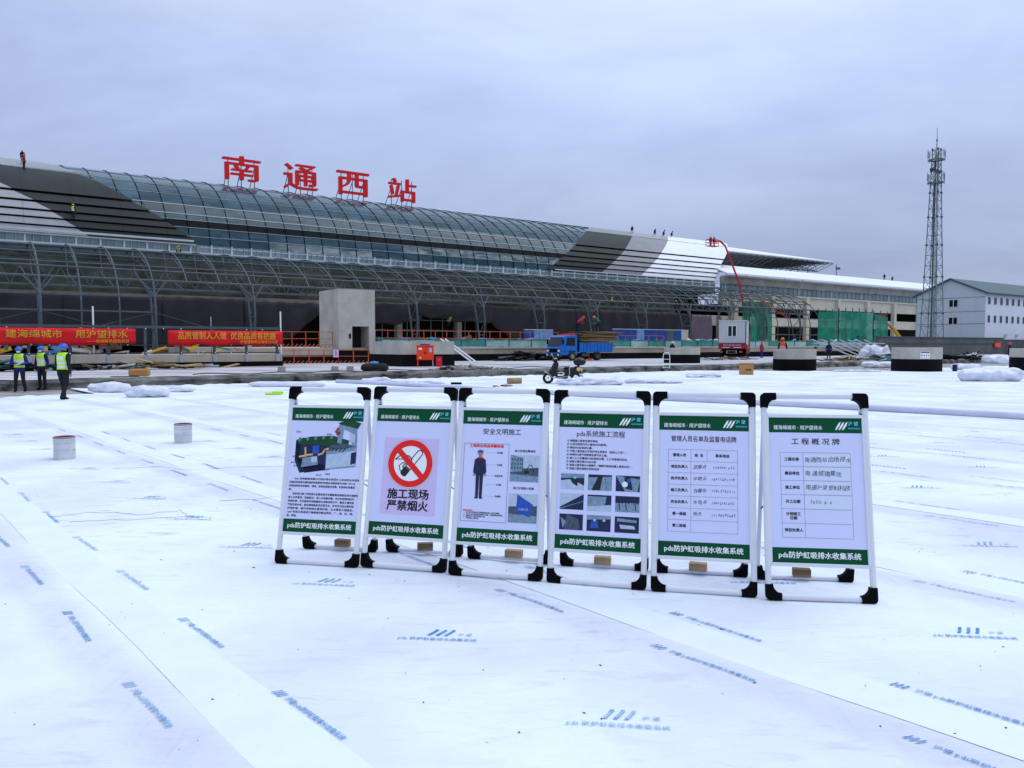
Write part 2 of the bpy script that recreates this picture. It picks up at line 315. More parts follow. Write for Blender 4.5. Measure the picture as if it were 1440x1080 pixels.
# ------------------------------------------------------------------ mesh helpers
ORG = {}
class MB:
    def __init__(s): s.v = []; s.f = []; s.m = []; s.cur = 0
    def add(s, vs, fs):
        o = len(s.v); s.v += [tuple(p) for p in vs]; s.f += [tuple(i + o for i in f) for f in fs]; s.m += [s.cur] * len(fs); return s
    def box(s, c, d, M=None):
        x, y, z = d[0] / 2, d[1] / 2, d[2] / 2
        p = [Vector(q) for q in ((-x, -y, -z), (x, -y, -z), (x, y, -z), (-x, y, -z), (-x, -y, z), (x, -y, z), (x, y, z), (-x, y, z))]
        if M is not None: p = [M @ q for q in p]
        c = Vector(c); return s.add([q + c for q in p], [(0, 3, 2, 1), (4, 5, 6, 7), (0, 1, 5, 4), (1, 2, 6, 5), (2, 3, 7, 6), (3, 0, 4, 7)])
    def bx(s, a, b):   # from corner to corner
        return s.box([(a[i] + b[i]) / 2 for i in range(3)], [abs(b[i] - a[i]) for i in range(3)])
    def tube(s, a, b, r, n=6, r2=None, cap=True):
        a = Vector(a); b = Vector(b); d = (b - a)
        if d.length < 1e-6: return s
        d.normalize(); u = d.cross(Vector((0, 0, 1)));
        if u.length < 1e-3: u = d.cross(Vector((1, 0, 0)))
        u.normalize(); w = d.cross(u); r2 = r if r2 is None else r2; vs = []
        for p, rr in ((a, r), (b, r2)):
            for k in range(n):
                q = 2 * math.pi * (k + .5) / n; vs.append(p + u * math.cos(q) * rr + w * math.sin(q) * rr)
        fs = [(k, (k + 1) % n, n + (k + 1) % n, n + k) for k in range(n)]
        if cap: fs += [tuple(range(n - 1, -1, -1)), tuple(range(n, 2 * n))]
        return s.add(vs, fs)
    def path(s, pts, r, n=6, closed=False):
        pts = [Vector(p) for p in pts]; L = len(pts); vs = []; prev = None
        for i, p in enumerate(pts):
            if closed: d = pts[(i + 1) % L] - pts[i - 1]
            else: d = pts[min(i + 1, L - 1)] - pts[max(i - 1, 0)]
            d.normalize(); up = prev if prev is not None else (Vector((0, 0, 1)) if abs(d.z) < .9 else Vector((1, 0, 0)))
            u = d.cross(up); u.normalize(); w = u.cross(d); w.normalize(); prev = w
            rr = r[i] if isinstance(r, (list, tuple)) else r
            for k in range(n):
                q = 2 * math.pi * k / n; vs.append(p + u * math.cos(q) * rr + w * math.sin(q) * rr)
        fs = []
        for i in range(L if closed else L - 1):
            j = (i + 1) % L
            for k in range(n): fs.append((i * n + k, i * n + (k + 1) % n, j * n + (k + 1) % n, j * n + k))
        if not closed: fs += [tuple(range(n - 1, -1, -1)), tuple(range((L - 1) * n, L * n))]
        return s.add(vs, fs)
    def poly(s, pts): return s.add(pts, [tuple(range(len(pts)))])
    def prism(s, pts, ext):
        n = len(pts); e = Vector(ext); vs = [Vector(p) for p in pts]; vs += [p + e for p in vs]
        return s.add(vs, [tuple(range(n - 1, -1, -1)), tuple(range(n, 2 * n))] + [(k, (k + 1) % n, n + (k + 1) % n, n + k) for k in range(n)])
    def sph(s, c, r, n=10, m=6, half=False):
        c = Vector(c); r = (r, r, r) if not hasattr(r, '__len__') else r; vs = []; lo = 0 if half else -90
        for i in range(m + 1):
            a = R(lo + (90 - lo) * i / m)
            for k in range(n):
                q = 2 * math.pi * k / n; vs.append(c + Vector((math.cos(a) * math.cos(q) * r[0], math.cos(a) * math.sin(q) * r[1], math.sin(a) * r[2])))
        fs = [(i * n + k, i * n + (k + 1) % n, (i + 1) * n + (k + 1) % n, (i + 1) * n + k) for i in range(m) for k in range(n)]
        return s.add(vs, fs)
    def lathe(s, prof, n=20, c=(0, 0, 0)):
        c = Vector(c); vs = []
        for r, z in prof:
            for k in range(n):
                q = 2 * math.pi * k / n; vs.append(c + Vector((r * math.cos(q), r * math.sin(q), z)))
        m = len(prof)
        return s.add(vs, [(i * n + k, i * n + (k + 1) % n, (i + 1) * n + (k + 1) % n, (i + 1) * n + k) for i in range(m - 1) for k in range(n)])
    def mesh(s, name, mats, org=(0, 0, 0)):
        me = bpy.data.meshes.new(name)
        if any(org): vs = [(a - org[0], b - org[1], c - org[2]) for a, b, c in s.v]
        else: vs = s.v
        me.from_pydata(vs, [], s.f)
        for m in (mats if isinstance(mats, (list, tuple)) else [mats]): me.materials.append(m)
        if isinstance(mats, (list, tuple)) and len(mats) > 1: me.polygons.foreach_set('material_index', s.m)
        me.update(); return me
    def build(s, name, mats, parent=None, smooth=False, label=None, **k):
        org = ORG.get(parent.name, (0, 0, 0)) if parent else (0, 0, 0)
        me = s.mesh(name, mats, org); o = bpy.data.objects.new(name, me); COL.objects.link(o)
        if smooth: me.polygons.foreach_set('use_smooth', [True] * len(me.polygons))
        if parent: o.parent = parent; ORG[o.name] = org
        if label: o['label'] = label
        for a, b in k.items(): o[a] = b
        return o
def sm(me, ang=40):
    try: me.polygons.foreach_set('use_smooth', [True] * len(me.polygons)); me.set_sharp_from_angle(angle=R(ang))
    except Exception: pass
def thing(name, label, cat, loc=(0, 0, 0), rz=0, group=None):
    o = bpy.data.objects.new(name, None); COL.objects.link(o); o.empty_display_size = .2
    o.location = loc; o.rotation_euler = (0, 0, rz); o['label'] = label; o['category'] = cat
    if group: o['group'] = group
    return o
def sthing(name, label, cat, s, t, z, group=None):     # a thing whose parts are given in station coordinates (s,t,z)
    o = thing(name, label, cat, ST(s, t, z), STROT, group); ORG[o.name] = (s, t, z); return o
def inst(name, me, parent, loc=(0, 0, 0), rz=0, label=None):   # part sharing mesh data, loc in the parent's frame
    o = bpy.data.objects.new(name, me); COL.objects.link(o); o.parent = parent; o.location = loc
    if rz: o.rotation_euler = (0, 0, rz)
    if label: o['label'] = label
    return o
def copy_tree(o, parent=None):
    c = o.copy(); COL.objects.link(c)
    if parent: c.parent = parent
    for ch in list(o.children): copy_tree(ch, c)
    return c
def struct(o): o['kind'] = 'structure'; return o
def tag(o, label, cat, group=None):
    o['label'] = label; o['category'] = cat
    if group: o['group'] = group
    return o
_TX = {}
def text(s_, size=1.0, bold=0.0, shear=0.0, res=2, ext=0.0, align='CENTER', spacing=1.0, xs=1.0):
    k = (s_, size, bold, shear, res, ext, align, spacing, xs)
    if k in _TX: return _TX[k]
    cu = bpy.data.curves.new('t', 'FONT'); cu.body = s_; cu.size = size; cu.shear = shear; cu.resolution_u = res
    cu.extrude = ext; cu.align_x = align; cu.align_y = 'CENTER'; cu.space_character = spacing
    ob = bpy.data.objects.new('t', cu)
    me = bpy.data.meshes.new_from_object(ob)
    V0 = [(v.co.x * xs, v.co.y, v.co.z) for v in me.vertices]; F0 = [tuple(p.vertices) for p in me.polygons]; VV, FF = [], []
    sh_ = [(0, 0)] if bold <= 0 else ([(-1, 0), (1, 0), (0, .8), (0, -.8)] if bold > .02 * size else [(-.8, -.5), (.8, .5)])
    for i, (dx, dy) in enumerate(sh_):
        o_ = len(VV); zk = 1 + .03 * i; VV += [(x + dx * bold, y + dy * bold, (z * zk if ext else i * .00012 * max(1, size * 2))) for x, y, z in V0]; FF += [tuple(q + o_ for q in f) for f in F0]
    r = (VV, FF)
    bpy.data.objects.remove(ob); bpy.data.meshes.remove(me); _TX[k] = r; return r
def remesh(mb, vox, smooth=2):
    me = mb.mesh('tmp', M_skin); ob = bpy.data.objects.new('tmp', me); COL.objects.link(ob)
    m = ob.modifiers.new('r', 'REMESH'); m.mode = 'VOXEL'; m.voxel_size = vox
    q = ob.modifiers.new('s', 'SMOOTH'); q.iterations = smooth; q.factor = .5
    dg = bpy.context.evaluated_depsgraph_get(); dg.update()
    r = bpy.data.meshes.new_from_object(ob.evaluated_get(dg)); bpy.data.objects.remove(ob); bpy.data.meshes.remove(me); return r

# ================================================================== SETTING: ground
QD = Vector((-.665, .747, 0)); QN = Vector((.747, .665, 0)); SW = 2.22; Q0 = 1.30
def qp(x, y): return x * QN.x + y * QN.y, x * QD.x + y * QD.y
def surf(x, y, q=None, k=None):
    if q is None: q, p = qp(x, y)
    else: p = x * QD.x + y * QD.y
    if k is None: k = math.floor((q + .14 - Q0) / SW)
    qk = Q0 + k * SW
    h = .010 * (noise.noise(Vector((x * .45, y * .45, 0))) + 1) + .004 * (noise.noise(Vector((x * 1.6, y * 1.6, 3))) + 1)
    g = q - (qk + SW - .36)
    h += .003 * math.exp(-(g / .15) ** 2) * (1 + math.sin(p * 11 + 2 * math.sin(p * 2.3)))
    x_ = max(0., min(1., (q - (qk + SW - .19)) / .05))
    return h + .003 - .0025 * x_ * x_ * (3 - 2 * x_)
def flat(name, s0, s1, t0, t1, z, m, n=1):
    b = MB(); 
    for i in range(n):
        a = s0 + (s1 - s0) * i / n; c = s0 + (s1 - s0) * (i + 1) / n
        b.poly([ST(a, t0, z), ST(c, t0, z), ST(c, t1, z), ST(a, t1, z)])
    return struct(b.build(name, m))
b = MB(); b.poly([(-3000, -3000, -.9), (3000, -3000, -.9), (3000, 3000, -.9), (-3000, 3000, -.9)]); struct(b.build('ground', M_land))
flat('deck', -60, 150, -20, 33.2, -.03, M_deck)
flat('yard', -60, 260, 33.0, 140, .30, M_yard)
fab = struct(bpy.data.objects.new('membrane_ground', None)); COL.objects.link(fab)
def tend(s):
    base = 28.3 if s < 3.5 else (32.35 if s < 37 else 32.35 - min(1, (s - 37) / 6) * 6.2)
    return base + .35 * noise.noise(Vector((s * .6, 0, 9))) + .12 * noise.noise(Vector((s * 2.6, 0, 9))) - .2
for k in range(-7, 42):
    qk = Q0 + k * SW; qs = [qk - .14 + (SW + .14) * i / 20 for i in range(21)]
    far = k > 14; b = MB(); ps = []; p = -5.0
    while p < 36: ps.append(p); p += (.09 + .025 * max(0, p)) * (2 if far else 1)
    cols = []
    for q in qs[::(2 if far else 1)]:
        # end of the column where t reaches the sheet's ragged end
        pe = 36
        for _ in range(4):
            pt = QN * q + QD * pe; s_, t_ = to_st(pt.x, pt.y); pe += (tend(s_) - t_) / .994
        col = []
        for i, p in enumerate(ps):
            f_ = (p + 5) / (ps[-1] + 5); pp = -5 + (pe + 5) * f_
            pt = QN * q + QD * pp; e_ = max(0, (f_ - .985) / .015)
            col.append((pt.x, pt.y, surf(pt.x, pt.y, q, k) - (.0022 if q < qk - .139 else 0) + .05 * e_ * (noise.noise(Vector((q * 2.5, 0, 2))) + .4)))
        cols.append(col)
    m_ = len(ps); vs = [v for c in cols for v in c]
    b.add(vs, [(i * m_ + j, (i + 1) * m_ + j, (i + 1) * m_ + j + 1, i * m_ + j + 1) for i in range(len(cols) - 1) for j in range(m_ - 1)])
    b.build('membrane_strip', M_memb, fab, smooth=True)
# paler welded lap bands beside each seam
M_lap = mat('white_lap_band', (.725, .795, .85), .7, var=.05, scale=3, bump=.25, bscale=14)
for k in range(-1, 4):
    qk = Q0 + k * SW; b = MB(); vs = []; n_ = 90
    for i in range(n_ + 1):
        p = -4 + (22 - (-4)) * (i / n_) ** 1.5
        for jj, q in enumerate((qk - .135 + .012 * math.sin(p * 1.7 + k), qk + .04, qk + .17 + .03 * math.sin(p * .9 + k * 2))):
            pt = QN * q + QD * p; vs.append((pt.x, pt.y, surf(pt.x, pt.y) + (.001, .0045, .001)[jj]))
    b.add(vs, [(i * 3 + j, i * 3 + j + 1, i * 3 + j + 4, i * 3 + j + 3) for i in range(n_) for j in range(2)])
    b.build('lap_band', M_lap, fab, smooth=True)
# loose thread lines and grit on the membrane
b = MB()
for i in range(120):
    y = rnd.uniform(2.6, 9); x = rnd.uniform(-.72, .72) * y; r_ = rnd.uniform(.002, .005) * (1 + y * .04); z = surf(x, y)
    a = rnd.random() * 6.28; ex = rnd.choice((1, 1, 2.5)) ; c_, s__ = math.cos(a), math.sin(a)
    b.add([(x + r_ * ex * c_, y + r_ * ex * s__, z + .003), (x - r_ * s__, y + r_ * c_, z + .003), (x - r_ * ex * c_, y - r_ * ex * s__, z + .003), (x + r_ * s__, y - r_ * c_, z + .003), (x, y, z + .003 + r_ * .8)], [(0, 1, 4), (1, 2, 4), (2, 3, 4), (3, 0, 4)])
b.build('grit', M_dirt, fab, kind='stuff')
M_thread = mat('pencil_thread', (.60, .57, .65), .9, var=.2)
for pts in ([(-5.2, 9.9), (-4.6, 10.0), (-4.1, 9.75), (-3.6, 10.0), (-2.9, 10.1), (-2.2, 9.95), (-2.0, 9.2), (-2.3, 8.3), (-2.6, 7.9), (-3.1, 7.75)], [(-4.3, 7.1), (-4.0, 7.3), (-3.5, 7.15), (-3.2, 7.35), (-3.0, 7.1), (-3.5, 6.95), (-4.1, 6.85)]):
    b = MB(); P_ = []
    for i in range(len(pts) - 1):
        for j in range(5):
            f_ = j / 5; x = pts[i][0] * (1 - f_) + pts[i + 1][0] * f_ + rnd.uniform(-.03, .03); y = pts[i][1] * (1 - f_) + pts[i + 1][1] * f_ + rnd.uniform(-.03, .03)
            P_.append((x, y, surf(x, y) + .002))
    b.path(P_, .0035, 4); b.build('loose_thread', M_thread, fab)

# printed marks on the membrane
def logo_slashes(ox, oy, w, h):
    r_ = []
    for i in range(3):
        x = ox + i * w * .36
        r_.append([(x, oy), (x + w * .16, oy + h * .02), (x + w * .44, oy + h * .97), (x + w * .30, oy + h), (x + w * .2, oy + h * .55)])
    return r_
T_low = text('pds 防护虹吸排水收集系统', .036, .0006, 0, 1, 0, 'CENTER', 1.06)
T_hu = text('沪 望', .034, .0, .15, 1, 0, 'LEFT')
T_line = text('沪望 pds防护虹吸排水收集系统', .036, .0006, 0, 1, 0, 'LEFT', 1.0)
def put_print(x, y, ang, kind, far):
    b = MB(); cs, sn = math.cos(ang), math.sin(ang)
    def w_(pts): 
        o_ = []
        for q in pts:
            X = x + q[0] * cs - q[1] * sn; Y = y + q[0] * sn + q[1] * cs; o_.append((X, Y, surf(X, Y) + .0062 + (q[2] if len(q) > 2 else 0)))
        return o_
    if kind == 'h':
        if far:
            for i in range(9): b.poly(w_([(-.2 + i * .047, -.012), (-.172 + i * .047, -.012), (-.172 + i * .047, .012), (-.2 + i * .047, .012)]))
        else: b.add(w_(T_low[0]), T_low[1])
        for pl in logo_slashes(-.07, .055, .13, .085): b.poly(w_(pl))
        if not far: b.add(w_([(a + .10, c + .075, 0) for a, c, _ in T_hu[0]]), T_hu[1])
    else:
        for pl in logo_slashes(-.28, -.025, .07, .05): b.poly(w_(pl))
        if far:
            for i in range(9): b.poly(w_([(-.16 + i * .05, -.016), (-.13 + i * .05, -.016), (-.13 + i * .05, .016), (-.16 + i * .05, .016)]))
        else: b.add(w_([(a - .17, c, _) for a, c, _ in T_line[0]]), T_line[1])
    b.build('printed_mark', M_ink if rnd.random() < .6 else M_ink2, fab)
LAT = [(2.42, 2.05, 'h'), (3.23, 2.22, 'd'), (1.50, 3.04, 'd'), (4.65, 1.40, 'h'), (3.72, 1.19, 'd')]
LAT = {0: [(2.42, 2.05, 'h'), (3.23, 2.22, 'd'), (1.50, 3.04, 'd')], 1: [(4.65, 1.40, 'h'), (3.72, 1.19, 'd'), (5.45, 1.75, 'd')], -1: [(.20, 1.1, 'h'), (1.01, 3.61, 'd'), (-.72, 2.2, 'd')]}
cnt = 0
for k in range(-6, 12):
    if k in LAT: rows = LAT[k]
    else:
        dp = rnd.uniform(0, 1.2); rows = [(2.42 + k * SW, 1.1 + dp, 'h'), (3.23 + k * SW, 1.6 + dp, 'd'), (1.50 + k * SW, 2.0 + dp, 'd')]
    for q, p0, kd in rows:
        for j in range(-4, 14):
            pt = QN * q + QD * (p0 + 1.28 * j)
            if pt.y < 2.3 or pt.y > 14.5 or abs(pt.x) > pt.y * .72 + .3: continue
            ang = R(-6) if kd == 'h' else math.atan2(-.747, .665)
            put_print(pt.x, pt.y, ang + R(rnd.uniform(-2, 2)), kd, pt.y > 9.5)
            cnt += 1

# kerb between the deck and the yard
b = MB(); vs = []; prof = [(32.55, -.03), (32.6, .10), (32.62, .24), (32.8, .33), (33.4, .345), (34.3, .30)]
ss = [-30 + i * .35 for i in range(440)]
for s in ss:
    for j, (t, z) in enumerate(prof):
        n1 = noise.noise(Vector((s * .8, j * .9, 0))); n2 = noise.noise(Vector((s * 3.1, j * 2, 5)))
        vs.append(ST(s, t + .09 * n1 + .05 * n2, z + (.05 * n1 + .035 * n2 if 1 < j < 5 else 0)))
L = len(prof); b.add(vs, [(i * L + j, i * L + j + 1, (i + 1) * L + j + 1, (i + 1) * L + j) for i in range(len(ss) - 1) for j in range(L - 1)])
struct(b.build('kerb', M_kerb))

# ================================================================== STATION BUILDING
st = sthing('station_building', 'long railway station hall with curved glass and slatted roof under red roof letters', 'building', 60, 92, 0)
EC, EA, EZ, EB = 109., 17., 12., 10.9
def ell(s, ph, off=0.0):
    a = R(ph); t = EC - EA * math.cos(a); z = EZ + EB * math.sin(a)
    n = Vector((0, -math.cos(a) / EA, math.sin(a) / EB)); n.normalize()
    return (s + 0., t + n.y * off, z + n.z * off)
def interp(tab, x):
    if x <= tab[0][0]: a, b_ = tab[0], tab[1]
    elif x >= tab[-1][0]: a, b_ = tab[-2], tab[-1]
    else:
        for i in range(len(tab) - 1):
            if tab[i][0] <= x <= tab[i + 1][0]: a, b_ = tab[i], tab[i + 1]; break
    return a[1] + (b_[1] - a[1]) * (x - a[0]) / (b_[0] - a[0])
TGL = [(4.6, 22.2), (13, 20.3), (23.2, 17.6), (36.6, 14.2), (47.4, 11.7), (62, 9.2), (90, 5)]
TLG = [(8.3, 10.4), (19.2, 7.7), (33.3, 3.7), (52, -1.5), (90, -12)]
TGR = [(4.8, 72.4), (16.6, 75.9), (27.3, 79.1), (51.6, 85.7), (90, 97)]
TDM = [(7, 83.8), (27, 89.9), (54, 97.0), (90, 107)]
TMW = [(6.7, 92.5), (24.6, 97.8), (56, 106.7), (90, 116)]
TEN = [(7.7, 111.5), (23.8, 114.2), (57, 124.0), (90, 133)]
TST = [(0, -14.), (90, -14.)]
def cell(b, s00, s10, s01, s11, p0, p1, off0, off1, seg, th=.06):
    # quad patch between phi p0..p1, with s-range s00..s10 at the bottom and s01..s11 at the top, given thickness
    vs = []
    for i in range(seg + 1):
        f_ = i / seg; p = p0 + (p1 - p0) * f_; o_ = off0 + (off1 - off0) * f_
        a = s00 + (s01 - s00) * f_; c = s10 + (s11 - s10) * f_
        vs += [ell(a, p, o_), ell(c, p, o_), ell(c, p, o_ - th), ell(a, p, o_ - th)]
    fs = []
    for i in range(seg):
        o_ = i * 4
        for j in range(4): fs.append((o_ + j, o_ + (j + 1) % 4, o_ + 4 + (j + 1) % 4, o_ + 4 + j))
    fs += [(3, 2, 1, 0), (seg * 4, seg * 4 + 1, seg * 4 + 2, seg * 4 + 3)]
    b.add(vs, fs)
def region(name, m, LT, RT, rows, bay, off=(0, 0), seg=1, gap=.03, s_al=0., label=None, mfn=None):
    for (p0, p1) in rows:
        L0, L1, R0, R1 = interp(LT, p0), interp(LT, p1), interp(RT, p0), interp(RT, p1)
        i = math.floor((min(L0, L1) - s_al) / bay)
        while s_al + i * bay < max(R0, R1):
            lo = s_al + i * bay + gap; hi = s_al + (i + 1) * bay - gap; i += 1
            a0, c0 = min(max(lo, L0), R0), max(min(hi, R0), L0); a1, c1 = min(max(lo, L1), R1), max(min(hi, R1), L1)
            if c0 - a0 < .05 and c1 - a1 < .05: continue
            if c0 < a0: c0 = a0
            if c1 < a1: c1 = a1
            b = MB(); cell(b, a0, c0, a1, c1, p0 + .12, p1 - .12, off[0], off[1], seg)
            o = b.build(name, mfn(p0, lo) if mfn else m, st); sm(o.data, 30)
rows_l = [(5.2, 9.1), (9.6, 13.4), (13.9, 17.7), (18.3, 23.0), (23.7, 29.3)]
for nm, m, LT, RT in (('cladding_panel', M_slatlt, TST, TLG), ('cladding_panel', M_slatdk, TLG, TGL), ('cladding_panel', M_slatdk, TGR, TDM), ('cladding_panel', M_slatmid, TDM, TMW), ('cladding_panel', M_white, TMW, TEN)):
    region(nm, m, LT, RT, rows_l, 4.5, off=(.20, .06), seg=1, gap=.012, s_al=1.)
    region(nm, m, LT, RT, [(30.0, 52)], 4.5, off=(.22, .10), seg=5, gap=.008, s_al=1.)
for m, LT, RT in ((M_strip, TST, TGL), (M_slatmid, TGR, TDM), (M_slatlt, TDM, TMW), (M_white, TMW, TEN)):
    region('ridge_panel', m, LT, RT, [(52.2, 84)], 4.5, off=(.14, .12), seg=6, gap=.01, s_al=1.)
# glazing
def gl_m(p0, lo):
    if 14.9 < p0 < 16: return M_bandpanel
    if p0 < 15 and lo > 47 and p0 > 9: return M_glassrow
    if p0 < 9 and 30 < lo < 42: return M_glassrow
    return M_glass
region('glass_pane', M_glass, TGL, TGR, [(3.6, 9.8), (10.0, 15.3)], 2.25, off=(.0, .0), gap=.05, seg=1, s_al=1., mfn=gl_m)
region('spandrel_panel', M_bandpanel, TGL, TGR, [(15.5, 20.2)], 2.25, off=(.0, .0), gap=.03, seg=1, s_al=1.)
region('glass_pane', M_glass, TGL, TGR, [(20.4, 24.2), (24.4, 31.2), (31.4, 40), (40.2, 50), (50.2, 62), (62.2, 84)], 2.25, off=(.0, .0), gap=.05, seg=5, s_al=1.)
# ribs and mullions over the glass
for i in range(0, 44):
    s = 1. + i * 2.25
    ph = [p for p in range(3, 91, 3) if interp(TGL, p) <= s <= interp(TGR, p)]
    if len(ph) < 3: continue
    b = MB(); b.path([ell(s, p, .02) for p in ph], .055, 5); b.build('roof_rib', M_black, st)
for p in (3.5, 9.9, 15.4, 20.3, 24.3, 31.3, 40.1, 50.1, 62.1):
    b = MB(); b.tube(ell(interp(TGL, p), p, .03), ell(interp(TGR, p), p, .03), .07 if p in (24.3, 31.3, 3.5) else .045, 4); b.build('glazing_bar', M_gutter if p in (24.3, 31.3, 3.5) else M_galv, st)
# dark underlay behind the slats, inner floor line and trusses inside
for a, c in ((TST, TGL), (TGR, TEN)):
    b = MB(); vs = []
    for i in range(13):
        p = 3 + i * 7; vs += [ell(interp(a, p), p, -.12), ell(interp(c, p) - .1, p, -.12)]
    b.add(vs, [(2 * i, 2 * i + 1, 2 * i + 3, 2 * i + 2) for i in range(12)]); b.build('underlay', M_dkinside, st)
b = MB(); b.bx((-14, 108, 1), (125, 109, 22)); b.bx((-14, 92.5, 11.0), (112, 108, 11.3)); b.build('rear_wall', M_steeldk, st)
for i in range(0, 40):
    s = 2.1 + i * 2.25
    if not (8 < s < 84): continue
    ph = [p for p in range(5, 86, 8) if interp(TGL, p) + .5 <= s <= interp(TGR, p) - .5]
    if len(ph) < 3: continue
    b = MB(); o1 = [ell(s, p, -.5) for p in ph]; o2 = [ell(s, p, -1.5) for p in ph]
    b.path(o1, .06, 4); b.path(o2, .06, 4)
    for q in range(len(ph) - 1): b.tube(o1[q], o2[q + 1], .04, 4); b.tube(o2[q + 1], o1[q + 1], .04, 4)
    b.build('inner_truss', M_galv, st)
# clerestory strip, gutters, brackets
b = MB(); b.bx((-14, 92.0, 11.1), (111, 92.2, 12.9)); b.build('clerestory_wall', M_bandteal, st)
b = MB(); b.bx((-14, 91.2, 11.72), (111, 91.9, 12.02)); b.build('gutter', M_gutter, st)
b = MB(); b.bx((-14, 91.35, 12.78), (21.8, 91.5, 12.92)); b.build('trim_rail', M_gutter, st)
b = MB(); b.bx((-14, 91.15, 13.12), (21.5, 91.3, 13.32)); b.build('trim_rail', M_gutter, st)
b = MB(); b.bx((73, 91.35, 12.55), (111, 91.5, 12.70)); b.build('trim_rail', M_gutter, st)
b = MB(); b.bx((73.4, 91.15, 12.95), (111, 91.3, 13.10)); b.build('trim_rail', M_gutter, st)
mb_ = MB(); mb_.bx((-.07, -.12, -.9), (.07, .1, .9)); me_b = mb_.mesh('bracket', M_gutter)
mb_ = MB(); mb_.bx((-.07, -.12, -.45), (.07, .1, .48)); me_b2 = mb_.mesh('bracket', M_gutter)
mb_ = MB(); mb_.bx((-.025, -.05, -.42), (.025, .05, .45)); me_s2 = mb_.mesh('thin_mullion', M_galv)
mb_ = MB(); mb_.bx((-.025, -.05, -.8), (.025, .05, .8)); me_s = mb_.mesh('thin_mullion', M_galv)
for i in range(-6, 50):
    s = 1. + 2.25 * i
    if s > 111: break
    inst('bracket', me_b2, st, (s - 60, 91.6 - 92, 12.45))
    for q in (.75, 1.5):
        if s < 85: inst('mullion', me_s2, st, (s + q - 60, 91.9 - 92, 12.42))
# lower facade: concrete wall band and dark recess
b = MB(); b.bx((-14, 88.6, 6.7), (97, 92.0, 10.95)); b.build('upper_wall', mat('olive_dark_render', (.085, .092, .066), .9, col2=(.018, .022, .018), scale=.7, stretch=(.5, 1, 1), detail=8), st)
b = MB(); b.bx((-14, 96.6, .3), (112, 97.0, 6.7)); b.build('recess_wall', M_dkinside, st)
b = MB(); b.bx((-14, 88.2, 6.25), (97, 88.75, 6.95)); b.build('lintel', mat('lintel_concrete', (.26, .235, .19), .9, var=.3, scale=.5), st)
for i in range(13):
    s = 5.5 + 9 * i - 4.5
    b = MB(); b.bx((s - .35, 89, .3), (s + .35, 89.7, 6.7)); b.build('column', M_conc, st)
# scaffold visible in the open bays
b = MB()
for i in range(14):
    s = 37 + 1.8 * i
    b.tube((s, 90.5, 1.4), (s, 90.5, 6.2), .04, 4)
for z in (2.4, 3.6, 4.9): b.tube((36, 90.5, z), (62, 90.5, z), .04, 4)
b.build('scaffold_tubes', M_galv, st, kind='stuff')

# ------------------------------------------------------------------ wing to the right
wg = sthing('station_wing', 'long low concrete wing with white roof and open bays right of the slatted roof', 'building', 150, 92, 0)
WS0, WS1 = 112.2, 215
b = MB(); vs = []
for i in range(7):
    f_ = i / 6; t = 89.6 + 16 * f_; z = 14.5 + 3.4 * math.sin(f_ * math.pi / 2)
    vs += [(WS0 + 1.2 * f_ + (0 if i else -1), t, z), (WS1, t, z), (WS1, t, z - .25), (WS0 + 1.2 * f_ + (0 if i else -1), t, z - .25)]
fs = []
for i in range(6):
    for j in range(4): fs.append((i * 4 + j, i * 4 + (j + 1) % 4, i * 4 + 4 + (j + 1) % 4, i * 4 + 4 + j))
fs += [(3, 2, 1, 0), (24, 25, 26, 27)]
b.add(vs, fs); o = b.build('roof', M_white, wg); sm(o.data, 30)
b = MB(); b.bx((WS0, 90.2, 14.0), (WS1, 91.8, 14.22)); b.build('eave_beam', M_gutter, wg)
b = MB(); b.bx((WS0, 91.0, 12.7), (WS1, 92.0, 14.0)); b.build('fascia', mat('dusty_fascia', (.40, .40, .37), .8, var=.4, scale=.5, detail=8), wg)
b = MB(); b.bx((WS0, 91.5, 11.2), (WS1, 91.9, 12.7)); b.build('clerestory_glass', M_bandteal, wg)
for i in range(60):
    s = WS0 + .8 + i * 1.6
    inst('bracket' if i % 7 == 0 else 'mullion', me_b if i % 7 == 0 else me_s, wg, (s - 150, 91.4 - 92, 12.0))
b = MB(); b.bx((WS0, 90.9, 10.9), (WS1, 91.9, 11.2)); b.build('ledge', M_cream, wg)
b = MB(); b.bx((WS0, 91.2, 8.7), (WS1, 92.2, 10.9)); b.build('upper_beam', M_cream, wg)
b = MB(); b.bx((95, 91.2, 5.1), (WS1, 92.3, 6.9)); b.build('floor_beam', M_cream, wg)
b = MB(); b.bx((WS0, 92.3, 6.6), (WS1, 106, 6.9)); b.build('upper_floor', M_conc, wg)
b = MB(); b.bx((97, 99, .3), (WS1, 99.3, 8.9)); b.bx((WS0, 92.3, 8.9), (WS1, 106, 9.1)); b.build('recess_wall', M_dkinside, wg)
for i in range(10):
    s = 115.2 + i * 11.1
    b = MB(); b.bx((s - .5, 90.5, .3), (s + .5, 91.3, 10.9)); b.build('column', M_cream, wg)
for s in (98.5, 103, 107, 119, 124):
    b = MB(); b.bx((s - .25, 93.5, .3), (s + .25, 94, 6.6)); b.build('inner_column', M_conclt, wg)

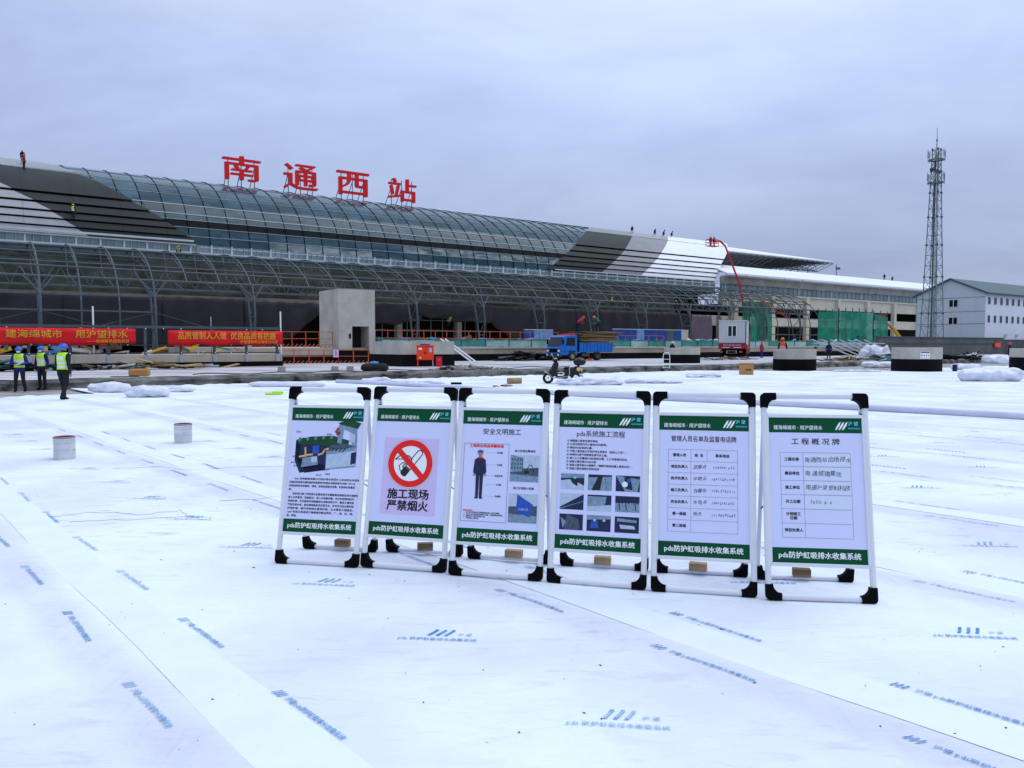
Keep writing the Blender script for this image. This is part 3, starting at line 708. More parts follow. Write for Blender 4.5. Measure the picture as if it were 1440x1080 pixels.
# ------------------------------------------------------------------ half built roof over the tracks
pr = sthing('platform_roof', 'unfinished flat white platform roof on open steel trusses behind the wing', 'roof', 155, 112, 0)
b = MB(); b.add([(139.5, 112, 22.6), (181.5, 112, 22.7), (181.5, 114.2, 23.2), (139.5, 114.5, 23.9), (139.5, 112, 22.4), (181.5, 112, 22.5), (181.5, 114.2, 22.55), (139.5, 114.5, 22.5)], [(0, 1, 2, 3), (7, 6, 5, 4), (0, 4, 5, 1), (1, 5, 6, 2), (2, 6, 7, 3), (3, 7, 4, 0)])
b.build('roof_edge', M_white, pr)
b = MB(); b.bx((139.5, 114.6, 22.6), (181.5, 142, 22.8)); b.build('roof_sheet', M_steeldk, pr)
for i in range(20):
    s = 139.8 + i * 2.18; b = MB(); lt = .075
    b.tube((s, 112.4, 22.3), (s, 117, 20.6), lt, 5); b.tube((s, 117, 20.6), (s, 122, 22.5), lt, 5); b.tube((s, 112.4, 22.3), (s, 136, 22.5), lt, 5)
    b.tube((s, 122, 22.5), (s, 127, 20.6), lt, 4); b.build('truss', M_galv if i < 9 else M_steel, pr)
for t in (117, 127):
    b = MB(); b.tube((139, t, 20.6), (181.5, t, 20.6), .10, 5); b.build('bottom_chord', M_steel, pr)
b = MB()
for i in range(19): b.tube((139.8 + i * 2.18, 117, 20.6), (140.9 + i * 2.18, 117, 22.4), .05, 4); b.tube((140.9 + i * 2.18, 117, 22.4), (142.0 + i * 2.18, 117, 20.6), .05, 4)
b.build('web_bracing', M_steel, pr, kind='stuff')
for s in (145, 152.5, 160, 167.5, 175):
    b = MB(); b.tube((s, 117, 15), (s, 117, 18.6), .13, 5); b.tube((s, 117, 18.4), (s - 2.4, 117, 20.6), .10, 5); b.tube((s, 117, 18.4), (s + 2.4, 117, 20.6), .10, 5); b.tube((s, 117, 18.4), (s, 127, 20.6), .10, 5); b.build('branching_column', M_steel, pr)

# ------------------------------------------------------------------ entrance canopy frame
cn = sthing('entrance_canopy', 'curved blue grey steel canopy frame with open ribs standing before the station', 'canopy', 60, 78, 0)
CC, CA, CZ, CB = 89., 12.7, 4.5, 7.0
def carc(s, a, off=0): a = R(a); return (s, CC - (CA + off) * math.cos(a), CZ + (CB + off) * math.sin(a))
angs_top = [26 + i * (100 - 26) / 11 for i in range(12)]
b = MB(); b.path([carc(0, a) for a in angs_top], .075, 6); me_r = b.mesh('rib', M_steel)
b = MB(); b.path([(0, CC - CA, 1.2), (0, CC - CA, 3)] + [carc(0, a) for a in [0, 8, 17] + angs_top], .075, 6); me_rf = b.mesh('rib', M_steel)
for i in range(-9, 36):
    s = 14.6 + 3 * i
    if s > 120: break
    inst('rib', me_rf if (s < 16 or s > 103) else me_r, cn, (s - 60, -78, 0))
for a, s0, s1, r_ in ((90, -13, 120, .11), (66, -13, 119, .075), (52, -13, 119.4, .075), (40, -13, 119.8, .075), (26, -13, 120.3, .11)):
    b = MB(); p = carc(0, a); b.tube((s0, p[1], p[2]), (s1, p[1], p[2]), r_, 6); b.build('purlin', M_steel, cn)
for z, t in ((6.0, 76.6), (4.6, 76.3), (3.3, 76.3)):
    for s0, s1 in ((-13, 14.6), (103.5, 120)):
        b = MB(); b.tube((s0, t, z), (s1, t, z), .07, 5); b.build('side_rail', M_steel, cn)
for i in range(-1, 2):
    b = MB(); s = 5.5 + 9 * i
    b.tube((s, 76.6, 4.6), (s + 4.5, 76.6, 3.3), .035, 4); b.tube((s, 76.6, 4.6), (s - 4.5, 76.6, 3.3), .035, 4); b.build('tie_rod', M_steel, cn)
b = MB(); ia = [carc(0, a, -1.15) for a in angs_top]; b.path(ia, .05, 4)
for q in range(0, 11): b.tube(carc(0, angs_top[q]) if q % 2 else ia[q], ia[q + 1] if q % 2 else carc(0, angs_top[q + 1]), .028, 4)
me_ir = b.mesh('inner_rib', M_steeldk)
for i in range(-3, 12): inst('inner_rib', me_ir, cn, (14.6 + 9 * i - 60, -78, 0))
for a in (78, 59, 46, 33):
    b = MB(); p = carc(0, a, -1.15); b.tube((-13, p[1], p[2]), (119, p[1], p[2]), .05, 5); b.build('inner_purlin', M_steeldk, cn)
# longitudinal truss between the columns
TT = 78.6
for z, r_ in ((6.85, .11), (8.55, .09)):
    b = MB(); b.tube((-13, TT, z), (120, TT, z), r_, 6); b.build('truss_chord', M_steel, cn)
b = MB(); b.tube((-.75, 0, -.85), (0, 0, .85), .055, 5); b.tube((0, 0, .85), (.75, 0, -.85), .055, 5); me_w = b.mesh('brace', M_steel)
for i in range(88): inst('brace', me_w, cn, (-12.2 + 1.5 * i - 60, TT - 78, 7.7))
# cross ties from front chord to truss
b = MB(); b.tube((0, 77.6, 7.55), (0, TT, 6.85), .05, 4); b.tube((0, 77.6, 7.55), (0, TT, 8.55), .05, 4); b.tube((0, TT, 8.55), (0, 84, 10.6), .06, 4); b.tube((0, TT, 6.85), (0, 86, 8.6), .06, 4); b.tube((0, 86, 8.6), (0, 87.5, 11.3), .05, 4); me_ct = b.mesh('cross_tie', M_steel)
for i in range(-9, 36): inst('cross_tie', me_ct, cn, (14.6 + 3 * i - 60, -78, 0))
# tree-like columns
b = MB(); pw = .10
FL = [(.03, 76.7, 1.3), (.0, 76.2, 2.8), (0, 76.0, 4.4), (0, 76.25, 6.0), (0, 76.9, 7.5)]; BL = [(-.03, 77.3, 1.3), (0, 77.35, 2.8), (0, 77.7, 4.4), (0, 78.15, 5.9), (0, 78.6, 6.9)]
b.path(FL, pw, 6); b.path(BL, pw, 6)
for i in (1, 2): b.tube(FL[i], BL[i], .06, 5); b.tube(BL[i], FL[i + 1], .05, 5)
b.tube(FL[0], BL[1], .05, 5); b.tube((.15, 76.7, .3), FL[0], .1, 5); b.tube((-.15, 77.3, .3), BL[0], .1, 5)
for sg in (-1, 1): b.tube((sg * .0, 78.3, 6.2), (sg * 1.3, 78.6, 8.5), .07, 5); b.tube((0, 76.3, 6.1), (sg * 1.2, 77.0, 7.6), .06, 5)
me_c = b.mesh('tree_column', M_steel)
for i in range(-2, 13): inst('column', me_c, cn, (5.5 + 9 * i - 60, -78, 0))

# ------------------------------------------------------------------ tarpaulins hung on the facade
def tarp(s0, s1, zt, zb, lab, m=M_tarp, t=87.4, seed=0, sag=.5, lift=None):
    b = MB(); n, k = 30, 12; vs = []
    for i in range(n + 1):
        u = i / n; s = s0 + (s1 - s0) * u
        bot = zb + (lift(u) if lift else 0) + .12 * math.sin(u * 19 + seed)
        top = zt - .12 * abs(math.sin(u * math.pi * 5 + seed)) - .1 * noise.noise(Vector((s, seed, 0)))
        for j in range(k + 1):
            v = j / k; z = top + (bot - top) * v
            y = t + .22 * noise.noise(Vector((s * .5 + v * 1.5, seed, v * 1.2))) - .35 * math.sin(v * math.pi) * sag * .6 + .08 * math.sin((s * 2.2 + v * 3 * math.sin(seed))) 
            vs.append((s, y, z))
    m_ = k + 1; b.add(vs, [(i * m_ + j, i * m_ + j + 1, (i + 1) * m_ + j + 1, (i + 1) * m_ + j) for i in range(n) for j in range(k)])
    b2 = MB(); b2.add([(a - (s0 + s1) / 2, c - t, d - zb) for a, c, d in vs], b.f)
    o = b2.build('tarpaulin', m, smooth=True); o.location = ST((s0 + s1) / 2, t, zb); o.rotation_euler = (0, 0, STROT)
    md = o.modifiers.new('thick', 'SOLIDIFY'); md.thickness = .03
    return tag(o, lab, 'tarpaulin', 'dark sheets hung on the station front')
TL = [(-12, -2, 'dark tarpaulin on the facade at the far left edge of the picture'), (-2.1, 8.2, 'dark tarpaulin behind the canopy above the left red banner'), (8.1, 17.5, 'dark tarpaulin behind the canopy above the gap between the two banners'),
      (17.3, 26, 'dark tarpaulin hanging above the right red banner')]
for i, (a, c, l) in enumerate(TL): tarp(a, c, 6.75, 1.5, l, seed=i)
tarp(25.8, 34.5, 6.6, 1.7, 'dark tarpaulin left of the lift shaft with its lower right corner pulled up', seed=5, lift=lambda u: 3.6 * max(0, (u - .35) / .65) ** 1.6)
tarp(39, 48.2, 6.9, 4.2, 'grey tarpaulin lifted high right of the concrete lift shaft over a black opening', seed=6, lift=lambda u: .7 * (2 * u - 1) ** 2)
tarp(46.8, 59.0, 7.0, 4.6, 'dark tarpaulin gathered up over the open scaffolded bay', seed=7, t=87.1, lift=lambda u: 1.0 * (1 - u) - .3 * math.sin(u * 3.1))
tarp(58.8, 66.2, 7.0, 1.7, 'dark tarpaulin with a rounded lower edge beside the open scaffolded bay', seed=8, lift=lambda u: 1.6 * (1 - u) ** 2 * 2)
for i, (a, c, l) in enumerate([(66, 74.5, 'dark tarpaulin behind the blue truck cab'), (74.2, 83, 'dark tarpaulin behind the plywood load of the truck'), (82.8, 91.5, 'dark tarpaulin above the long blue hoarding'), (91.3, 99.5, 'dark tarpaulin left of the mauve sheet')]):
    tarp(a, c, 6.9, 1.6, l, seed=10 + i)
tarp(99.0, 104.2, 6.7, 1.9, 'mauve dust sheet hanging beside the dark opening', M_mauve, seed=20, t=87.0, lift=lambda u: .5 * (1 - u))

# ================================================================== PODIUM AND YARD STRUCTURES
pd = sthing('station_podium', 'long low beige platform wall with black base and teal mesh railing before the station', 'platform', 90, 53.5, .3)
b = MB(); b.bx((16.5, 53.62, .3), (140, 92, 1.40)); b.build('slab', M_beige, pd)
b = MB(); b.bx((16.5, 53.5, .3), (140, 53.62, .86)); b.build('bitumen_base', M_bitumen, pd)
b = MB(); b.bx((26, 53.45, 1.32), (140, 53.9, 1.46)); b.build('coping', M_conclt, pd)
for i in range(44):
    s = 26.2 + i * 2.4; b = MB(); w = 2.3
    b.bx((s, 53.7, 1.5), (s + w, 53.74, 2.0)); b.build('mesh_panel', rnd.choice((M_teal, M_tealpale, M_tealpale, M_teal)), pd)
b = MB()
for i in range(45): b.bx((26.1 + i * 2.4, 53.65, 1.4), (26.16 + i * 2.4, 53.8, 2.08))
b.build('railing_post', M_tealdk, pd, kind='stuff')
b = MB(); b.bx((26, 53.66, 2.02), (132, 53.76, 2.1)); b.build('top_rail', M_tealdk, pd)

# near banner platform (left)
bp_ = sthing('banner_platform', 'raised walkway with beige edge board and steel tube fence behind the red banners', 'platform', 5, 48, .3)
b = MB(); b.bx((-30, 47.9, .3), (16.5, 52.5, .58)); b.build('bitumen_base', M_bitumen, bp_)
b = MB(); b.bx((-30, 48.0, .6), (16.5, 52.5, 1.04)); b.build('edge_board', M_beige, bp_)
mb_ = MB(); mb_.bx((-.12, -.03, .0), (.12, .0, .46)); me_p = mb_.mesh('edge_bracket', M_galv)
mb_ = MB(); mb_.bx((-.07, -.05, 0), (.07, .05, 1.55)); me_q = mb_.mesh('fence_post', M_steel)
for i in range(17):
    s = -14.2 + i * 1.9
    inst('edge_bracket', me_p, bp_, (s - 5, 47.96 - 48, .3)); inst('fence_post', me_q, bp_, (s - 5, .15, .75))
for z, h in ((2.58, .14), (1.12, .06), (1.58, .05)):
    b = MB(); b.bx((-30, 48.05, z), (16.4, 48.2, z + h)); b.build('rail', M_steeldk if h < .1 else M_steel, bp_)
mb_ = MB(); mb_.sph((0, 0, 0), .035, 6, 4); me_k = mb_.mesh('clamp', M_lamp)
for i in range(34):
    for z in (1.15, 1.62, 2.55): 
        if rnd.random() < .6: inst('clamp', me_k, bp_, (-14.2 + i * .95 - 5, -.02, z - .3))
# clutter behind the railings
M_cl = [M_redcab, M_galv, M_conclt, M_teal, M_white2, M_wood, M_rust, M_hoardlt, M_plyd, M_helyel]
b = [MB() for _ in M_cl]
for i in range(70):
    k = rnd.randrange(len(M_cl)); s = rnd.uniform(-12, 16); t = rnd.uniform(49.0, 52)
    b[k].box((s, t, 1.1 + rnd.uniform(0, .55)), (rnd.uniform(.1, 1.2), rnd.uniform(.1, .4), rnd.uniform(.04, .3)), Matrix.Rotation(rnd.uniform(-.5, .5), 3, 'Y'))
clt = None
for k in range(len(M_cl)):
    if b[k].f:
        o = b[k].build('building_clutter', M_cl[k], kind='stuff'); o.rotation_euler = (0, 0, STROT)
        tag(o, 'loose building materials piled behind the banner fence', 'building materials')
b = [MB() for _ in M_cl]
for i in range(330):
    k = rnd.randrange(len(M_cl)); s = rnd.uniform(26, 125); t = rnd.uniform(54.2, 60); q = .7 if rnd.random() < .8 else 1.5
    b[k].box((s, t, 1.45 + rnd.uniform(0, .7)), (rnd.uniform(.15, 1.3) * q, rnd.uniform(.1, .4), rnd.uniform(.05, .35)), Matrix.Rotation(rnd.uniform(-.4, .4), 3, 'Y'))
for k in range(len(M_cl)):
    if b[k].f:
        o = b[k].build('building_clutter', M_cl[k], kind='stuff'); o.rotation_euler = (0, 0, STROT)
        tag(o, 'loose building materials piled on the station platform', 'building materials')

# banners
def banner(s0, s1, z0, z1, txt, sub, lab, x0):
    root = sthing('banner', lab, 'banner', (s0 + s1) / 2, 47.85, z0, 'red slogan banners')
    b = MB(); n = 40; vs = []
    for i in range(n + 1):
        u = i / n; s = s0 + (s1 - s0) * u
        for j in range(5):
            v = j / 4; sagz = -.05 * math.sin(u * math.pi * 6) * (1 - v)
            vs.append((s, 47.88 + .03 * math.sin(u * 37 + v * 3), z0 + (z1 - z0) * v + sagz - (.03 * math.sin(u * math.pi) if v < 1 else 0)))
    b.add(vs, [(i * 5 + j, (i + 1) * 5 + j, (i + 1) * 5 + j + 1, i * 5 + j + 1) for i in range(n) for j in range(4)])
    c = b.build('cloth', M_banner, root, smooth=True); md = c.modifiers.new('t', 'SOLIDIFY'); md.thickness = .012; md.offset = 1
    tx = text(txt, .46, .008, 0, 2, .004, 'CENTER', 1.0); wx = max(p[0] for p in tx[0]) - min(p[0] for p in tx[0])
    b = MB(); b.add([(x0 + p[0] * 5.75 / wx, 47.80, z0 + (z1 - z0) * .60 + p[1]) for p in tx[0]], tx[1]); b.build('lettering', M_gold, c)
    tx = text(sub, .20, .003, 0, 1, .003, 'RIGHT', 1.1)
    b = MB(); b.add([(s1 - .35 + p[0], 47.80, z0 + .16 + p[1]) for p in tx[0]], tx[1]); b.build('small_lettering', M_gold, c)
banner(-3.6, 8.05, 1.66, 2.53, '建海绵城市    用沪望排水', '——南通高铁西站项目', 'red banner with yellow characters behind the three workers at the left edge', 4.75)
banner(9.75, 16.5, 1.63, 2.47, '品质管制人人做  优良品质有把握', '沪望塑料科技有限公司宣', 'red banner with yellow characters left of the concrete lift shaft', 13.15)
def post(s, t, z0, z1, lab, r=.045, m=M_white2):
    b = MB(); b.tube((0, 0, 0), (0, 0, z1 - z0), r, 8); b.tube((0, 0, z1 - z0), (0, 0, z1 - z0 + .02), r * 1.25, 8); o = b.build('marker_post', m); o.location = ST(s, t, z0); tag(o, lab, 'post')
post(6.0, 48.4, 1.04, 3.75, 'white pipe standing upright above the left red banner')
post(16.45, 48.1, 1.04, 3.7, 'white pipe standing upright at the right end of the right red banner')
post(12.3, 48.4, 1.04, 3.3, 'short leaning grey pipe above the right red banner', .03, M_galv)

# concrete lift shaft
ls = sthing('lift_shaft', 'square grey concrete lift shaft with a dark doorway between banner and red cabinet', 'lift shaft', 24, 53.4, .3)
h0, h1 = 1.25, 5.72
b = MB()
b.bx((22.5, 53.2, h0), (23.55, 56.9, h1)); b.bx((24.9, 53.2, h0), (25.4, 56.9, h1)); b.bx((23.55, 53.2, 3.0), (24.9, 56.9, h1)); b.bx((23.55, 56.3, h0), (24.9, 56.9, 3.0))
b.build('shaft_wall', M_conclt, ls)
b = MB(); b.bx((22.4, 53.0, .3), (26.4, 57, h0)); b.build('bitumen_base', M_bitumen, ls)
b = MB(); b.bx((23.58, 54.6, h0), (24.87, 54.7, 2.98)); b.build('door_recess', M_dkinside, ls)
b = MB(); b.bx((23.30, 53.12, 2.1), (23.42, 53.22, 2.45)); b.build('call_panel', M_black, ls)

# concrete box (pit head) behind the red cabinet
cbx = sthing('concrete_pit', 'low square concrete pit wall with black lower half behind the red cabinet', 'concrete pit', 23, 42, .3)
b = MB(); s0, s1, t0, t1 = 21.7, 25.3, 41.6, 46.3
for a, c in (((s0, t0), (s1, t0 + .25)), ((s0, t1 - .25), (s1, t1)), ((s0, t0 + .25), (s0 + .25, t1 - .25)), ((s1 - .25, t0 + .25), (s1, t1 - .25))): b.bx((a[0], a[1], 1.03), (c[0], c[1], 1.84))
b.build('concrete_wall', M_conclt, cbx)
b = MB(); b.bx((s0 - .02, t0 - .02, .3), (s1 + .02, t1 + .02, 1.03)); b.build('bitumen_base', M_bitumen, cbx)

# red electric cabinet
def wthing(name, lab, cat, x, y, z, rz=0, group=None): return thing(name, lab, cat, (x, y, z), rz, group)
cb = wthing('electric_cabinet', 'bright red two door site electric cabinet on legs before the concrete pit', 'electric cabinet', -5.2, 46.1, .3, R(4))
b = MB(); b.bx((-.5, -.25, .42), (.5, .25, 1.25)); b.build('body', M_redcab, cb)
for sx in (-1, 1):
    b = MB(); b.bx((sx * .245 - .235, -.28, .46), (sx * .245 + .235, -.253, 1.2)); d = b.build('door', M_redcab, cb)
    b = MB(); b.bx((sx * .05 - .012, -.30, .78), (sx * .05 + .012, -.28, .92)); b.build('handle', M_black, d)
    for sy in (-1, 1): b = MB(); b.tube((sx * .46, sy * .2, 0), (sx * .44, sy * .2, .43), .025, 6); b.build('leg', M_galv if sx > 0 else M_redcab, cb)
b = MB(); b.prism([(-.55, -.32, 1.25), (.55, -.32, 1.25), (.55, .32, 1.25), (-.55, .32, 1.25)], (0, 0, .05)); b.build('roof', M_redcab, cb)
b = MB(); b.bx((-.28, -.2, 1.3), (.28, .0, 1.37)); b.build('top_box', M_hoard, cb)
b = MB(); b.bx((-.38, -.29, 1.03), (-.19, -.282, 1.15)); b.build('notice', M_pwhite, cb)
b = MB(); b.bx((.24, -.29, .88), (.40, -.282, 1.14)); b.build('notice', M_psky, cb)
b = MB(); b.bx((-.36, -.29, .52), (-.22, -.282, .60)); b.build('notice', M_gold, cb)
ex = wthing('extinguisher_box', 'small magenta fire extinguisher box beside the red cabinet', 'extinguisher box', -4.42, 46.5, .3, R(4))
b = MB(); b.bx((-.19, -.1, 0), (.19, .1, .62)); b.build('body', M_magenta, ex)
b = MB(); b.bx((-.16, -.12, .04), (.16, -.1, .57)); d = b.build('door', M_signred, ex)
b = MB(); tx = text('119', .14, .004); b.add([(p[0], -.124, .42 + p[1]) for p in tx[0]], tx[1]); b.build('lettering', M_ppink, d)

# round inspection manholes
def manhole(u_x, y, z, r, h0, h1, lab):
    o = wthing('round_manhole', lab, 'manhole', u_x, y, z, rnd.random(), 'round concrete manhole rings')
    b = MB(); b.lathe([(r, h0), (r, h1 - .015), (r - .02, h1), (r - .16, h1), (r - .16, h0 + .1), (0, h0 + .1)], 36); me = b.build('concrete_ring', M_conclt, o); sm(me.data, 35)
    b = MB(); b.lathe([(r + .012, 0), (r + .012, h0), (r - .05, h0)], 36); me = b.build('bitumen_base', M_bitumen, o); sm(me.data, 35)
    return o
manhole(12.45, 56.3, .3, 1.30, .62, 1.10, 'round concrete manhole ring beside the small hand trolley, farthest from the camera')
m2 = manhole(18.35, 49.9, -.02, 1.32, .73, 1.36, 'round concrete manhole ring right of the cardboard box, with an orange helmeted worker behind')
m3 = manhole(24.9, 47.3, -.02, 1.40, .78, 1.48, 'round concrete manhole ring with a coloured notice stuck on it')
m4 = manhole(33.3, 48.6, -.02, 1.55, .86, 1.42, 'round concrete manhole ring cut by the right edge of the picture')
b = MB(); vs = []
for i in range(9):
    a = -1.72 - .19 + i * .048; 
    for z in (.80, 1.22): vs.append((24.9 + 1.412 * math.cos(a), 47.3 + 1.412 * math.sin(a), z))
b.add(vs, [(2 * i, 2 * i + 2, 2 * i + 3, 2 * i + 1) for i in range(8)]); o = b.build('paper_notice', M_pwhite); tag(o, 'white notice with a purple heading stuck to the round manhole ring', 'notice')
def onring(a0, a1, z0, z1, m):
    b = MB(); vs = []
    for i in range(7):
        a = a0 + (a1 - a0) * i / 6
        for z in (z0, z1): vs.append((24.9 + 1.416 * math.cos(a), 47.3 + 1.416 * math.sin(a), z))
    b.add(vs, [(2 * i, 2 * i + 2, 2 * i + 3, 2 * i + 1) for i in range(6)]); return b.build('printed_patch', m, o)
onring(-1.9, -1.54, 1.14, 1.20, M_pnavy)
for i in range(4): onring(-1.88 + i * .09, -1.83 + i * .09, .96, 1.03, (M_pdkgreen, M_teal, M_pgrey, M_pred)[i]); onring(-1.88 + i * .09, -1.82 + i * .09, .86, .90, M_ppink)

# orange guard rails
def rail(pts, z0, lab, h=1.1, n=10, w=.022, hatch=True):
    cx = sum(p[0] for p in pts) / len(pts); cy = sum(p[1] for p in pts) / len(pts)
    o = sthing('guard_rail', lab, 'guard rail', cx, cy, z0)
    for i in range(len(pts) - 1):
        a, c = Vector((*pts[i], 0)), Vector((*pts[i + 1], 0))
        for z in (h, h * .55): b = MB(); b.tube(a + Vector((0, 0, z0 + z)), c + Vector((0, 0, z0 + z)), w, 5); b.build('rail', M_orange, o)
        k = max(1, round((c - a).length / 1.1))
        for j in range(k + 1):
            p = a + (c - a) * j / k; b = MB(); b.tube(p + Vector((0, 0, z0)), p + Vector((0, 0, z0 + h + .05)), w * 1.7, 5); b.build('post', M_orange, o)
        if hatch:
            b = MB(); d = (c - a); m_ = int(d.length / .30)
            for j in range(m_): p = a + d * j / m_; b.tube(p + Vector((0, 0, z0 + .03)), p + d.normalized() * .22 + Vector((0, 0, z0 + .22)), .035, 4)
            b.build('kick_board', M_orange, o)
    return o
rail([(17.2, 53.9), (22.3, 53.9)], 1.46, 'orange guard rail on the platform right of the right red banner')
rail([(17.4, 51.4), (21.6, 51.2), (24.3, 49.6)], .3, 'orange guard rail with slanted end and small sign left of the lift shaft', .95)
rail([(26.5, 55.5), (45, 55.5)], 1.46, 'orange guard rail on the platform right of the concrete lift shaft', 1.3)
rail([(45.5, 56.2), (60, 56.4)], 1.46, 'orange guard rail on the platform behind the blue truck', 1.1)
b = MB(); b.bx((-.2, -.01, 0), (.2, .01, .55)); o = b.build('warning_sign', M_ppink); o.location = ST(21.4, 51.15, .75); o.rotation_euler = (0, 0, STROT); tag(o, 'small pale sign with red mark on the orange guard rail', 'sign')
b = MB(); tx = text('1', .4, .02); b.add([(p[0], -.014, .28 + p[1]) for p in tx[0]], tx[1]); b.build('lettering', M_signred, o)

# blue hoardings on the platform
def hoard(s0, s1, t, z0, z1, lab, mats):
    o = sthing('blue_hoarding', lab, 'hoarding', (s0 + s1) / 2, t, z0)
    n = len(mats)
    for i in range(n):
        a, c = s0 + (s1 - s0) * i / n, s0 + (s1 - s0) * (i + 1) / n
        b = MB(); b.bx((a + .02, t, z0), (c - .02, t + .06, z1)); b.build('panel', mats[i], o)
    b = MB(); b.bx((s0, t - .03, z1), (s1, t + .08, z1 + .06)); b.build('cap_rail', M_gutter, o)
hoard(45.2, 48.8, 61, 1.46, 3.1, 'short blue hoarding behind the front of the blue truck', [M_hoard, M_hoardlt, M_hoardlt])
hoard(57.0, 69.0, 61, 1.46, 3.3, 'long blue hoarding with a grey and a white panel right of the truck load', [M_hoard, M_hoard, M_hoard, M_hoardlt, M_hoard, M_hoard, M_hoard, M_steel, M_hoard, M_conclt])

# leaning white pipes, ladder like boards against the platform
def bar(p, q, r, m, name, lab, cat, group=None, n=6):
    p, q = Vector(p), Vector(q); b = MB(); b.tube((0, 0, 0), q - p, r, n); o = b.build(name, m); o.location = p; tag(o, lab, cat, group); return o
bar(ST(33.2, 52.0, .3), ST(31.2, 53.4, 2.1), .06, M_white2, 'leaning_pipe', 'left one of two white pipes leaning against the platform right of the red cabinet', 'pipe')
bar(ST(33.6, 52.0, .3), ST(31.6, 53.4, 2.1), .06, M_white2, 'leaning_pipe', 'right one of two white pipes leaning against the platform right of the red cabinet', 'pipe')
bar(ST(27.2, 50.6, .3), ST(26.4, 50.9, 1.0), .06, M_white2, 'leaning_pipe', 'short white pipe leaning beside the magenta extinguisher box', 'pipe')
for i in range(7):
    o = bar(ST(66.6 + i * 1.45, 38.6, .32), ST(63.6 + i * 1.45, 41.4, 2.1), .055, M_galv, 'steel_tube', ('leftmost', 'second from left', 'third from left', 'middle', 'third from right', 'second from right', 'rightmost')[i] + ' of seven pale steel tubes leaning left of the wrapped fabric heap', 'steel tube', 'row of leaning steel tubes')
bar(ST(64, 41.5, 1.75), ST(76, 41.3, 1.75), .05, M_galv, 'steel_tube', 'level steel tube the row of pale tubes leans on', 'steel tube')

# ------------------------------------------------------------------ blue lorry with a load of old plywood
tk = sthing('blue_truck', 'small blue flatbed truck loaded with old plywood standing before the station', 'truck', 43, 50, .3)
T0, T1, G = 49.0, 50.9, .3
b = MB(); prof = [(40.0, .45), (40.0, 1.05), (40.08, 1.2), (40.42, 1.98), (40.62, 2.12), (41.75, 2.14), (41.82, 2.05), (41.82, .45)]
b.prism([(s, T0, G + z) for s, z in prof], (0, T1 - T0, 0)); cab = b.build('cab', M_truck, tk)
me = cab.modifiers.new('b', 'BEVEL'); me.width = .05; me.segments = 2
b = MB(); b.prism([(40.07, T0 + .12, G + 1.25), (40.38, T0 + .16, G + 1.94), (40.38, T1 - .16, G + 1.94), (40.07, T1 - .12, G + 1.25)], (-.03, 0, .012)); b.build('windscreen', M_glassdk, cab)
for sy, t in ((-1, T0 - .012), (1, T1 + .002)):
    b = MB(); b.prism([(40.55, t, G + 1.28), (40.70, t, G + 1.92), (41.55, t, G + 1.92), (41.55, t, G + 1.22)], (0, .012, 0)); w = b.build('window', M_glassdk, cab)
    b = MB(); b.bx((40.5, t - .008, G + .5), (41.6, t + .01, G + 1.18)); d = b.build('door', M_truck, cab)
b = MB(); b.bx((39.93, T0 + .03, G + .34), (40.1, T1 - .03, G + .62)); b.build('bumper', M_steeldk, tk)
b = MB(); b.bx((39.98, T0 + .45, G + .72), (40.0, T1 - .45, G + 1.0)); b.build('grille', M_black, tk)
for t in (T0 + .22, T1 - .22):
    b = MB(); b.sph((39.98, t, G + .82), (.05, .15, .09), 10, 6); b.build('headlight', M_lamp, tk)
    b = MB(); b.sph((39.92, t, G + .5), (.05, .09, .09), 10, 6); b.build('fog_lamp', M_lamp, tk)
    b = MB(); b.bx((40.15, t - (.35 if t < 50 else -.25), G + 1.35), (40.25, t - (.25 if t < 50 else -.35), G + 1.75)); b.build('mirror', M_black, tk)
b = MB(); b.bx((40.5, T0 + .4, G + .45), (45.6, T1 - .4, G + .62)); b.build('chassis', M_black, tk)
def wheel(par, s, t, r, w, m2=M_hub):
    b = MB(); b.lathe([(r * .55, -w / 2), (r * .9, -w / 2), (r, -w / 2 + .04), (r, w / 2 - .04), (r * .9, w / 2), (r * .55, w / 2)], 22)
    b.v = [(s + p[0], t + p[2], G + r + p[1]) for p in b.v]; o = b.build('wheel', M_tyre, par, smooth=True)
    b = MB(); b.lathe([(0, -w / 2 + .02), (r * .18, -w / 2 + .0), (r * .22, -w / 2 + .05), (r * .5, -w / 2 + .06), (r * .58, -w / 2)], 18)
    b.v = [(s + p[0], t + p[2], G + r + p[1]) for p in b.v]; b.build('rim', m2, o, smooth=True)
wheel(tk, 41.15, T0 - .05, .38, .24); wheel(tk, 41.15, T1 - .14, .38, .24); wheel(tk, 44.0, T0 + .04, .38, .36, M_steeldk); wheel(tk, 44.0, T1 - .16, .38, .36, M_steeldk)
b = MB(); b.bx((40.7, T0 - .02, G + .74), (41.6, T0 + .05, G + .82)); b.build('wheel_arch', M_black, tk)
b = MB(); b.bx((42.0, T0 + .02, G + .72), (45.7, T1 - .02, G + .80)); b.build('bed_floor', M_truck, tk)
b = MB(); b.bx((42.0, T0 - .02, G + .70), (45.7, T0 + .03, G + 1.52)); sd_ = b.build('side_board', M_truck, tk)
for i in range(10): b = MB(); b.bx((42.05 + i * .40, T0 - .06, G + .72), (42.13 + i * .40, T0 - .02, G + 1.50)); b.build('stiffener', M_truck, sd_)
b = MB(); b.bx((42.0, T1 - .03, G + .70), (45.7, T1 + .02, G + 1.52)); b.build('side_board', M_truck, tk)
b = MB(); b.bx((45.66, T0, G + .70), (45.72, T1, G + 1.52)); b.build('tail_board', M_truck, tk)
b = MB(); b.bx((41.92, T0 + .1, G + .7), (42.0, T1 - .1, G + 2.1)); b.build('headboard', M_black, tk)
b = MB(); b.bx((42.4, T0 + .05, G + .35), (43.2, T0 + .3, G + .62)); b.build('fuel_tank', M_steeldk, tk)
